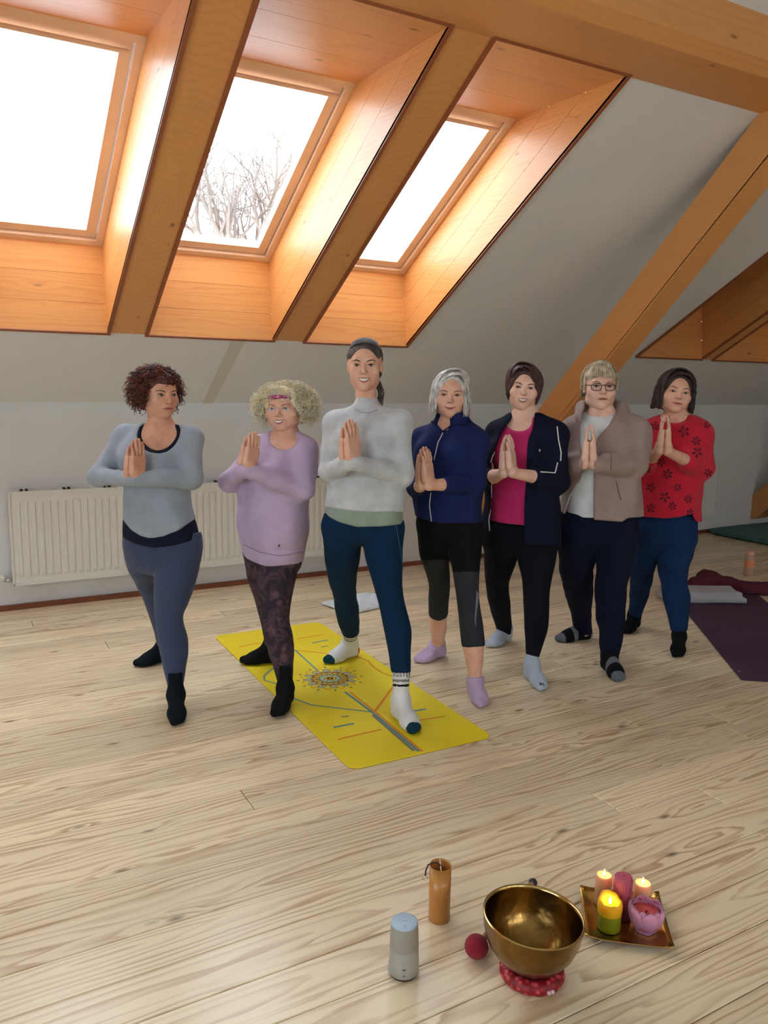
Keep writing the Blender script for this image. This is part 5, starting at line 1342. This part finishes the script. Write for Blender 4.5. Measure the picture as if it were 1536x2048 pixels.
# ------------------------------------------------------------------ blankets, cloth and bottle
def cloth_solid(name, fns, mat, label, cat, fold=.003, res=.008, group=None, zmin=.001, part='blanket_cloth'):
    lo = np.min([f.lo for f, _ in fns], 0)-.03; hi = np.max([f.hi for f, _ in fns], 0)+.03; lo[2] = min(lo[2], zmin-.02)
    c = np.array([(lo[0]+hi[0])/2, (lo[1]+hi[1])/2, 0]); F = Field(lo, hi, res)
    for f, k in fns: F.add(f, k)
    if fold: F.apply(rumple(fold, .8, 3.))
    F.apply(lambda D, x, y, z: smax(D, F32(zmin)-z, .002))
    V, Q = F.mesh(); o = mesh_obj(name, V-c, Q, mat, None, True, loc=c); return tag(o, label, cat, group)
def f_obox(c, ax, h, rad):
    """box turned about z; ax = its first horizontal axis"""
    c = np.asarray(c, F32); ax = np.asarray(ax, float)/np.linalg.norm(ax); ay = np.array([-ax[1], ax[0]])
    def fn(x, y, z):
        dx, dy = x-c[0], y-c[1]
        qx, qy, qz = np.abs(dx*F32(ax[0])+dy*F32(ax[1]))-h[0], np.abs(dx*F32(ay[0])+dy*F32(ay[1]))-h[1], np.abs(z-c[2])-h[2]
        return np.sqrt(np.maximum(qx, 0)**2+np.maximum(qy, 0)**2+np.maximum(qz, 0)**2)+np.minimum(np.maximum(qx, np.maximum(qy, qz)), 0)-rad
    m = math.hypot(h[0], h[1])+rad; fn.lo = c-np.array([m, m, h[2]+rad]); fn.hi = c+np.array([m, m, h[2]+rad]); return fn
g0, g1 = np.array(px_floor(1385, 1208, .006)), np.array(px_floor(1502, 1210, .006)); gd = (g1-g0)[:2]; gl = np.linalg.norm(gd); gd /= gl; gn = np.array([-gd[1], gd[0]])
gc = g1[:2]-gd*.30+gn*.13
cloth_solid('folded_blanket', [(f_obox((*gc, .028), gd, (.27, .10, .008), .014), 0), (f_obox((*(gc+gn*.012), .062), gd, (.245, .095, .006), .013), .012)], knit('pale_grey_fleece', srgb(176, 178, 186)), 'pale grey folded blanket on the plum mat', 'blanket', .003, .006, 'blankets on the floor', .0055)
r0 = np.array(px_floor(1384, 1172, .03)); pts = [np.array(px_floor(u, v, z)) for u, v, z in ((1392,1170,.03),(1422,1160,.055),(1455,1168,.045),(1490,1176,.04),(1536,1180,.04),(1600,1184,.04))]
fn = [(f_cone(a, b_, .045+.02*(i == 0), .045), .05) for i, (a, b_) in enumerate(zip(pts[:-1], pts[1:]))]; fn += [(f_cone(pts[1]+np.array([.02, .10, 0]), pts[2]+np.array([.05, .12, 0]), .05, .04), .05), (f_cone(pts[1]+np.array([0, 0, .01]), pts[1]+np.array([.08, .13, .02]), .045, .035), .04), (f_cone(pts[3]+np.array([.02, .12, -.01]), pts[4]+np.array([.05, .12, -.01]), .045, .04), .05)]
cloth_solid('crumpled_blanket', fn, knit('wine_fleece', srgb(96, 44, 60)), 'crumpled wine red blanket beyond the grey folded one', 'blanket', .008, .007, 'blankets on the floor', .0055)
tl = np.array(px_floor(1411, 1067))
cloth_solid('teal_mattress', [(f_obox((tl[0]+.95, tl[1]-.43, .035), (1, 0), (.93, .38, .012), .02), 0)], plain('teal_weave', srgb(74, 110, 112), .9, var=.25, vscale=22., bump=.4, bscale=120.), 'teal patterned floor mattress below the strut foot', 'mattress', .003, .018)
tw = np.array(px_floor(724, 1214))
cloth_solid('white_shirt', [(f_obox((tw[0]+.0, tw[1]+.05, .010), (.93, .2), (.19, .15, .003), .007), 0), (f_cone((tw[0]-.06, tw[1]+.18, .02), (tw[0]+.14, tw[1]+.10, .03), .02, .03), .04)], knit('white_cotton', srgb(224, 230, 236)), 'white shirt with a dark tick lying behind the tall woman', 'shirt', .006, .006)
tick = [px_floor(u, v, .026) for u, v in ((727,1222),(733,1220),(741,1212),(735,1219))]
sh = bpy.data.objects['white_shirt']; b = MB(); b.add([np.array(p)-np.array(sh.location) for p in tick], [(0, 1, 2, 3)]); b.build('tick_mark', M['lash'], sh)
bt = np.array(px_floor(1497, 1151)); br = tag(empty('drinking_bottle', bt), 'peach coloured drinking bottle standing beyond the wine blanket', 'bottle')
n = NT('peach_plastic'); n.b.inputs['Base Color'].default_value = (.92, .62, .48, 1); n.b.inputs['Roughness'].default_value = .2; n.b.inputs['Transmission Weight'].default_value = .45
MB().lathe([(0, 0), (.034, 0), (.037, .006), (.037, .15), (.033, .162), (.026, .166)], n=24).build('bottle_body', n.mat, br, True)
MB().lathe([(.0268, .162), (.030, .166), (.030, .192), (.026, .197), (0, .198)], n=24).build('bottle_cap', plain('pale_peach_cap', srgb(240, 190, 160), .4), br, True)
MB().lathe([(.0378, .07), (.0378, .13)], n=24, close=False).build('bottle_label', plain('orange_tint', srgb(236, 150, 110), .5), br, True)

# ------------------------------------------------------------------ things on the floor in front
def z_at(u, v, base): return float(px_depth(u, v, depth_of(base))[2])
sb = np.array(px_floor(807, 1944)); sr = tag(empty('loudspeaker', sb), 'small silver grey cylindrical loudspeaker beside the bamboo chime', 'speaker'); hz = z_at(808, 1842, sb)
alu = plain('silver_grille', srgb(168, 166, 158), .45, .35, bump=.5, bscale=900.); alu2 = plain('silver_shell', srgb(176, 176, 172), .38, .4)
MB().lathe([(0, .004), (.036, .004), (.0385, .008), (.0378, .03), (.0362, hz*.53)], n=40, close=False).build('lower_shell', alu2, sr, True)
MB().lathe([(.0362, hz*.53), (.0365, hz*.535), (.0345, hz*.90), (.0338, hz*.97)], n=40, close=False).build('grille', alu, sr, True)
MB().lathe([(.0338, hz*.97), (.0330, hz*.995), (.030, hz), (0, hz)], n=40, close=False).build('top_panel', plain('top_panel_blue_grey', srgb(176, 196, 214), .35), sr, True)
MB().lathe([(0, 0), (.034, 0), (.0365, .004), (.0385, .008)], n=40, close=False).build('rubber_foot', M['lash'], sr, True)
f_ = np.array([TC[0], TC[1], 0]); q_ = RT
for dz, w, h in ((.034, .007, .0022), (.018, .004, .002)):
    c = f_*.0388+np.array([0, 0, dz]); b = MB(); b.hexa([c-q_*w/2, c+q_*w/2, c+q_*w/2+UP*h, c-q_*w/2+UP*h, c-q_*w/2-f_*.004, c+q_*w/2-f_*.004, c+q_*w/2-f_*.004+UP*h, c-q_*w/2-f_*.004+UP*h]); b.build('port_mark', M['lash'], sr)
c = np.array([0, 0, hz+.0004])
for k, (a, w) in enumerate(((0., .016), (.017, .006), (-.017, .006))):
    b = MB(); p = c-f_*a; b.add([p-q_*w/2-f_*.001, p+q_*w/2-f_*.001, p+q_*w/2+f_*.001, p-q_*w/2+f_*.001], [(0, 1, 2, 3)]); b.build('button_mark', alu2, sr)
# bamboo chime
cb = np.array(px_floor(878, 1836)); cr = tag(empty('bamboo_chime', cb), 'bamboo wind chime tube with a black cord and ring', 'wind chime'); hc = z_at(880, 1729, cb)
bam = wood('bamboo', srgb(196, 132, 62), srgb(160, 98, 40), srgb(120, 70, 30), axis='Z', ring=160., contrast=.4, knots=False)
MB().lathe([(.0275, hc-.004), (.0297, hc), (.0300, hc*.5), (.0297, .002), (.0285, 0), (.0265, 0), (.0268, hc-.03), (.0275, hc-.004)], n=36, close=False).build('tube', bam, cr, True)
MB().lathe([(0, hc*.55), (.0268, hc*.55)], n=36, close=False).build('inner_disc', M['dark'], cr, True)
MB().tube([-q_*.0+f_*.026+UP*(hc-.002), f_*.002+UP*(hc-.004), -f_*.026+UP*(hc-.002)], .0015, 6).build('crossbar', M['thread'], cr, True)
cord = [UP*(hc-.004), -q_*.008+UP*(hc+.004), -q_*.02+UP*(hc+.006)-f_*.0, -q_*.034+UP*(hc-.002), -q_*.040+UP*(hc-.020), -q_*.0405+UP*(hc-.034)]
MB().tube(cord, .0022, 8).build('cord', M['lash'], cr, True)
rc = -q_*.041+UP*(hc-.041); MB().tube([rc+.0068*(math.cos(t)*q_+math.sin(t)*UP) for t in np.linspace(0, 2*math.pi, 21)[:-1]], .0010, 6, closed=True).build('ring', M['chrome'], cr, True)
# singing bowl
wb = np.array(px_floor(1063, 1952)); 
ring_c = wb.copy()
cu = tag(empty('ring_cushion', ring_c), 'red brocade ring cushion under the singing bowl', 'cushion')
n = NT('red_brocade'); tc = n.new('ShaderNodeTexCoord'); vo = n.new('ShaderNodeTexVoronoi', i_Scale=70.); n.link(tc.outputs['Object'], vo.inputs['Vector'])
n.link(n.ramp(vo.outputs['Distance'], [(.25, srgb(214, 90, 96)), (.45, srgb(168, 20, 34)), (.7, srgb(130, 12, 24))]), n.b.inputs['Base Color']); n.b.inputs['Roughness'].default_value = .5
b = MB(); R_, r_ = .062, .019; v = []; f = []
for i in range(40):
    for j in range(14):
        a, t = 2*math.pi*i/40, 2*math.pi*j/14; rr = r_*(1+.05*math.sin(12*a)); v.append(((R_+rr*math.cos(t))*math.cos(a), (R_+rr*math.cos(t))*math.sin(a), r_*.92+rr*.92*math.sin(t)))
for i in range(40):
    for j in range(14): f.append((i*14+j, ((i+1) % 40)*14+j, ((i+1) % 40)*14+(j+1) % 14, i*14+(j+1) % 14))
b.add(v, f).build('ring_pad', n.mat, cu, True)
for k in range(2):
    a = math.atan2(f_[1], f_[0])+(.35+.12*k); p = np.array([(R_+r_)*math.cos(a), (R_+r_)*math.sin(a), r_*.9]); MB().ell(p, (.006, .006, .005), 8, 6).build('brocade_flower', plain('pale_silk', srgb(230, 190, 190), .5), cu, True)
rim_px = (1065, 1842); BH, BR = .134, .124
bwl = tag(empty('singing_bowl', wb+np.array([0, 0, .035])-RT*.010), 'large brass singing bowl on a red ring cushion', 'singing bowl')
nb = NT('hammered_brass'); tc = nb.new('ShaderNodeTexCoord'); vo = nb.new('ShaderNodeTexVoronoi', i_Scale=52.); nb.link(tc.outputs['Object'], vo.inputs['Vector'])
nz = nb.new('ShaderNodeTexNoise', i_Scale=9., i_Detail=4.); nb.link(tc.outputs['Object'], nz.inputs['Vector'])
nb.link(nb.ramp(nz.outputs[0], [(.35, srgb(112, 84, 42)), (.7, srgb(160, 126, 70))]), nb.b.inputs['Base Color']); nb.b.inputs['Metallic'].default_value = 1.; nb.b.inputs['Roughness'].default_value = .24
bp = nb.new('ShaderNodeBump', i_Strength=.22, i_Distance=.003); nb.link(vo.outputs['Distance'], bp.inputs['Height']); nb.link(bp.outputs[0], nb.b.inputs['Normal'])
outp = [(0, 0), (.035, .001), (.062, .010), (.086, .028), (.107, .058), (.119, .092), (BR, BH-.006), (BR+.001, BH-.002), (BR-.001, BH), (BR-.005, BH-.001)]
inp = [(BR-.006, BH-.008), (.114, .092), (.102, .060), (.082, .032), (.058, .014), (.034, .006), (0, .005)]
tilt = Matrix.Rotation(math.radians(-3.5), 3, Vector(tuple(f_*1.0))); TR = np.array(tilt)
MB().lathe(outp[:8], n=64, R=TR, close=False).build('outer_wall', nb.mat, bwl, True); MB().lathe(outp[7:]+inp[:1], n=64, R=TR, close=False).build('rim', plain('polished_brass', srgb(208, 178, 116), .15, 1.), bwl, True); MB().lathe(inp, n=64, R=TR, close=False).build('inner_wall', nb.mat, bwl, True)
# mallet
mb_ = np.array(px_floor(953, 1893, .031)); me_ = np.array(px_floor(1069, 1762, .016)); ml = tag(empty('felt_mallet', (mb_[0], mb_[1], 0)), 'red felt mallet lying behind the singing bowl', 'mallet')
d = me_-mb_; o = np.array([0, 0, mb_[2]])
MB().ell(o, (.031, .031, .030), 20, 14).build('felt_head', knit('red_felt', srgb(150, 14, 40), bump=.8, bscale=700.), ml, True)
MB().tube([o+d*.08, o+d*.94], .0085, 10).build('handle', plain('pale_wood', srgb(190, 160, 120), .5), ml, True); MB().ell(o+d*.97, (.013, .013, .013), 12, 8).build('handle_knob', plain('dark_knob', srgb(34, 34, 48), .5), ml, True)
# gold tray with candles
cor = [np.array(px_floor(u, v, .028)) for u, v in ((1160,1769),(1318,1782),(1350,1893),(1171,1869))]
tcn = sum(cor)/4; tcn[2] = 0; tray = tag(empty('gold_tray', tcn), 'square gold tray with raised corners holding candles', 'tray')
N = 17; v = []; f = []
for lay in (0, 1):
    for i in range(N):
        for j in range(N):
            s_, t_ = i/(N-1), j/(N-1); p = cor[0]*(1-s_)*(1-t_)+cor[1]*s_*(1-t_)+cor[2]*s_*t_+cor[3]*(1-s_)*t_
            a, b_ = abs(2*s_-1), abs(2*t_-1); e = max(0, (max(a, b_)-.74)/.26); zz = .003+.017*e**1.5+.008*(a*b_)**4
            v.append((p[0]-tcn[0], p[1]-tcn[1], zz-(0 if lay else .0025)))
for lay in (0, 1):
    for i in range(N-1):
        for j in range(N-1):
            q = [lay*N*N+i*N+j, lay*N*N+(i+1)*N+j, lay*N*N+(i+1)*N+j+1, lay*N*N+i*N+j+1]; f.append(tuple(q if lay else q[::-1]))
edge = [(i, 0) for i in range(N)]+[(N-1, j) for j in range(1, N)]+[(i, N-1) for i in range(N-2, -1, -1)]+[(0, j) for j in range(N-2, 0, -1)]
for (a, b_), (c, d2) in zip(edge, edge[1:]+edge[:1]): f.append((a*N+b_, c*N+d2, N*N+c*N+d2, N*N+a*N+b_))
mesh_obj('tray_plate', v, f, plain('gold_leaf', srgb(214, 170, 96), .26, 1., bump=.25, bscale=40.), tray, True)
n = NT('flame'); em = n.new('ShaderNodeEmission', i_Strength=9.); em.inputs[0].default_value = (1, .72, .28, 1); n.link(em.outputs[0], n.n['Material Output'].inputs[0]); FL = n.mat
def wax(name, c, glow=.0):
    n = NT(name); n.b.inputs['Base Color'].default_value = (*c, 1); n.b.inputs['Roughness'].default_value = .42; n.b.inputs['Subsurface Weight'].default_value = .6; n.b.inputs['Subsurface Radius'].default_value = (.02, .01, .005); n.b.inputs['Subsurface Scale'].default_value = .6
    return n.mat
ZT = .0042
def flame(root, p, s=1.0):
    MB().tube([p, p+UP*.006*s], .0008, 6).build('wick', M['lash'], root)
    MB().lathe([(0, .003*s), (.0028*s, .007*s), (.0036*s, .011*s), (.0026*s, .017*s), (.0010*s, .022*s), (0, .025*s)], c=p, n=12).build('flame', FL, root, True)
    ld = bpy.data.lights.new('candle_glow', 'POINT'); ld.energy = .08; ld.color = (1, .62, .25); ld.shadow_soft_size = .006; lo = bpy.data.objects.new('candle_glow', ld); col.objects.link(lo); lo.parent = root; lo.location = p+UP*.014*s
def candle(base_px, top_px, r, mat, label, lit=True, dome=.004, ribs=0, well=.006):
    b0 = np.array(px_floor(*base_px, ZT)); h = z_at(*top_px, b0)-ZT; root = tag(empty('candle', b0), label, 'candle', 'candles on the gold tray')
    pr = [(0, 0), (r*.98, 0), (r, .003), (r, h*.5), (r*.99, h-.006), (r*.93, h-.001), (r*.82, h)]
    b = MB(); b.lathe(pr+[(r*.62, h-well), (r*.3, h-well*1.2), (0, h-well*1.2)], n=40)
    if ribs:
        for k in range(ribs):
            a = 2*math.pi*k/ribs; b.tube([(r*math.cos(a), r*math.sin(a), .004), (r*math.cos(a), r*math.sin(a), h-.012), (r*.9*math.cos(a), r*.9*math.sin(a), h-.002)], r*.075, 6)
    b.build('wax_body', mat, root, True)
    if lit: flame(root, np.array([0, 0, h-well*1.2]))
    else: MB().tube([(0, 0, h-well*1.2), (.001, 0, h+.003)], .001, 6).build('wick', M['lash'], root)
    return root, h
candle((1205,1806), (1205,1749), .0235, wax('peach_wax', srgb(250, 190, 146)), 'tall lit peach pillar candle behind the yellow candle')
candle((1242,1832), (1242,1752), .0245, wax('rose_wax', srgb(206, 92, 112)), 'unlit ribbed rose pillar candle between the peach candles', False, ribs=26, well=.001)
candle((1283,1808), (1282,1765), .0245, wax('peach_wax_b', srgb(250, 194, 152)), 'short lit peach pillar candle behind the lotus candle')
# yellow green candle with a melted, uneven rim
b0 = np.array(px_floor(1217, 1855, ZT)); h = z_at(1217, 1801, b0)-ZT; root = tag(empty('candle', b0), 'lit yellow candle with a green base and uneven melted rim', 'candle', 'candles on the gold tray')
r = .0315; MB().lathe([(0, 0), (r*.96, 0), (r, .004), (r*.99, h*.62)], n=40, close=False).build('green_base', wax('green_wax', srgb(150, 154, 30)), root, True)
b = MB(); n_ = 40; prof = [(r*1.0, h*.58), (r*1.05, h*.72), (r*1.05, h*.9), (r*.98, h), (r*.8, h), (r*.72, h*.9), (r*.4, h*.82), (0, h*.82)]; v = []; f = []
bk = math.atan2(-f_[1], -f_[0])
for (rr, zz) in prof:
    for k in range(n_):
        a = 2*math.pi*k/n_; w = (zz/h-.55)/.45; up_ = w*(.012*max(0, math.cos(a-bk))**2+.0015*math.sin(5*a)+.001*math.sin(9*a)); v.append((rr*math.cos(a), rr*math.sin(a), zz+up_*(1 if rr > r*.6 else .3)))
for i in range(len(prof)-1):
    for k in range(n_): f.append((i*n_+k, i*n_+(k+1) % n_, (i+1)*n_+(k+1) % n_, (i+1)*n_+k))
b.add(v, f).build('melted_rim', wax('yellow_wax', srgb(250, 196, 20)), root, True); flame(root, np.array([0, 0, h*.82]), 1.15)
# lotus candle
b0 = np.array(px_floor(1290, 1858, ZT)); root = tag(empty('candle', b0), 'pink lotus shaped candle with overlapping petals', 'candle', 'candles on the gold tray'); hl = .078; pk = wax('pink_wax', srgb(244, 156, 188))
prof = lambda t: .046*math.sin(math.pi*(.17+.48*t))**.9
for ringk, (np_, off, sc_, dr) in enumerate(((6, 0., 1.0, 0.), (6, .5, .97, -.003))):
    for k in range(np_):
        a0 = 2*math.pi*(k+off)/np_; v = []; f = []; nu, nv = 9, 9
        for lay in (0, 1):
            for i in range(nu):
                t = i/(nu-1)
                for j in range(nv):
                    w = (j/(nv-1)*2-1); wid = .60*math.sqrt(max(0, 1-max(0, (t-.62)/.38)**2.2)); a = a0+w*wid
                    rr = prof(t)*sc_+dr+(.0022 if lay else 0)-.0035*w*w; zz = hl*t*sc_-.006*t*w*w
                    v.append((rr*math.cos(a), rr*math.sin(a), max(0, zz)))
        for lay in (0, 1):
            for i in range(nu-1):
                for j in range(nv-1):
                    q = [lay*nu*nv+i*nv+j, lay*nu*nv+i*nv+j+1, lay*nu*nv+(i+1)*nv+j+1, lay*nu*nv+(i+1)*nv+j]; f.append(tuple(q))
        bd = [(i, 0) for i in range(nu)]+[(nu-1, j) for j in range(1, nv)]+[(i, nv-1) for i in range(nu-2, -1, -1)]+[(0, j) for j in range(nv-2, 0, -1)]
        for (a_, b_), (c_, d_) in zip(bd, bd[1:]+bd[:1]): f.append((a_*nv+b_, c_*nv+d_, nu*nv+c_*nv+d_, nu*nv+a_*nv+b_))
        mesh_obj('petal', v, f, pk, root, True)
MB().lathe([(0, 0), (.022, 0), (.040, .02), (.041, .04), (.034, .055), (.018, .050), (0, .048)], n=30).build('wax_core', wax('coral_wax', srgb(240, 104, 104)), root, True); MB().tube([(0, 0, .046), (.001, 0, .056)], .0011, 6).build('wick', M['lash'], root)
gp = np.array(px_floor(1309, 1806, .012)); tag(MB().ell((0, 0, 0), (.008, .008, .009), 12, 8).build('glass_pebble', plain('pale_blue_stone', srgb(170, 186, 206), .2), None, True, loc=gp), 'small pale blue stone behind the lotus candle', 'stone')
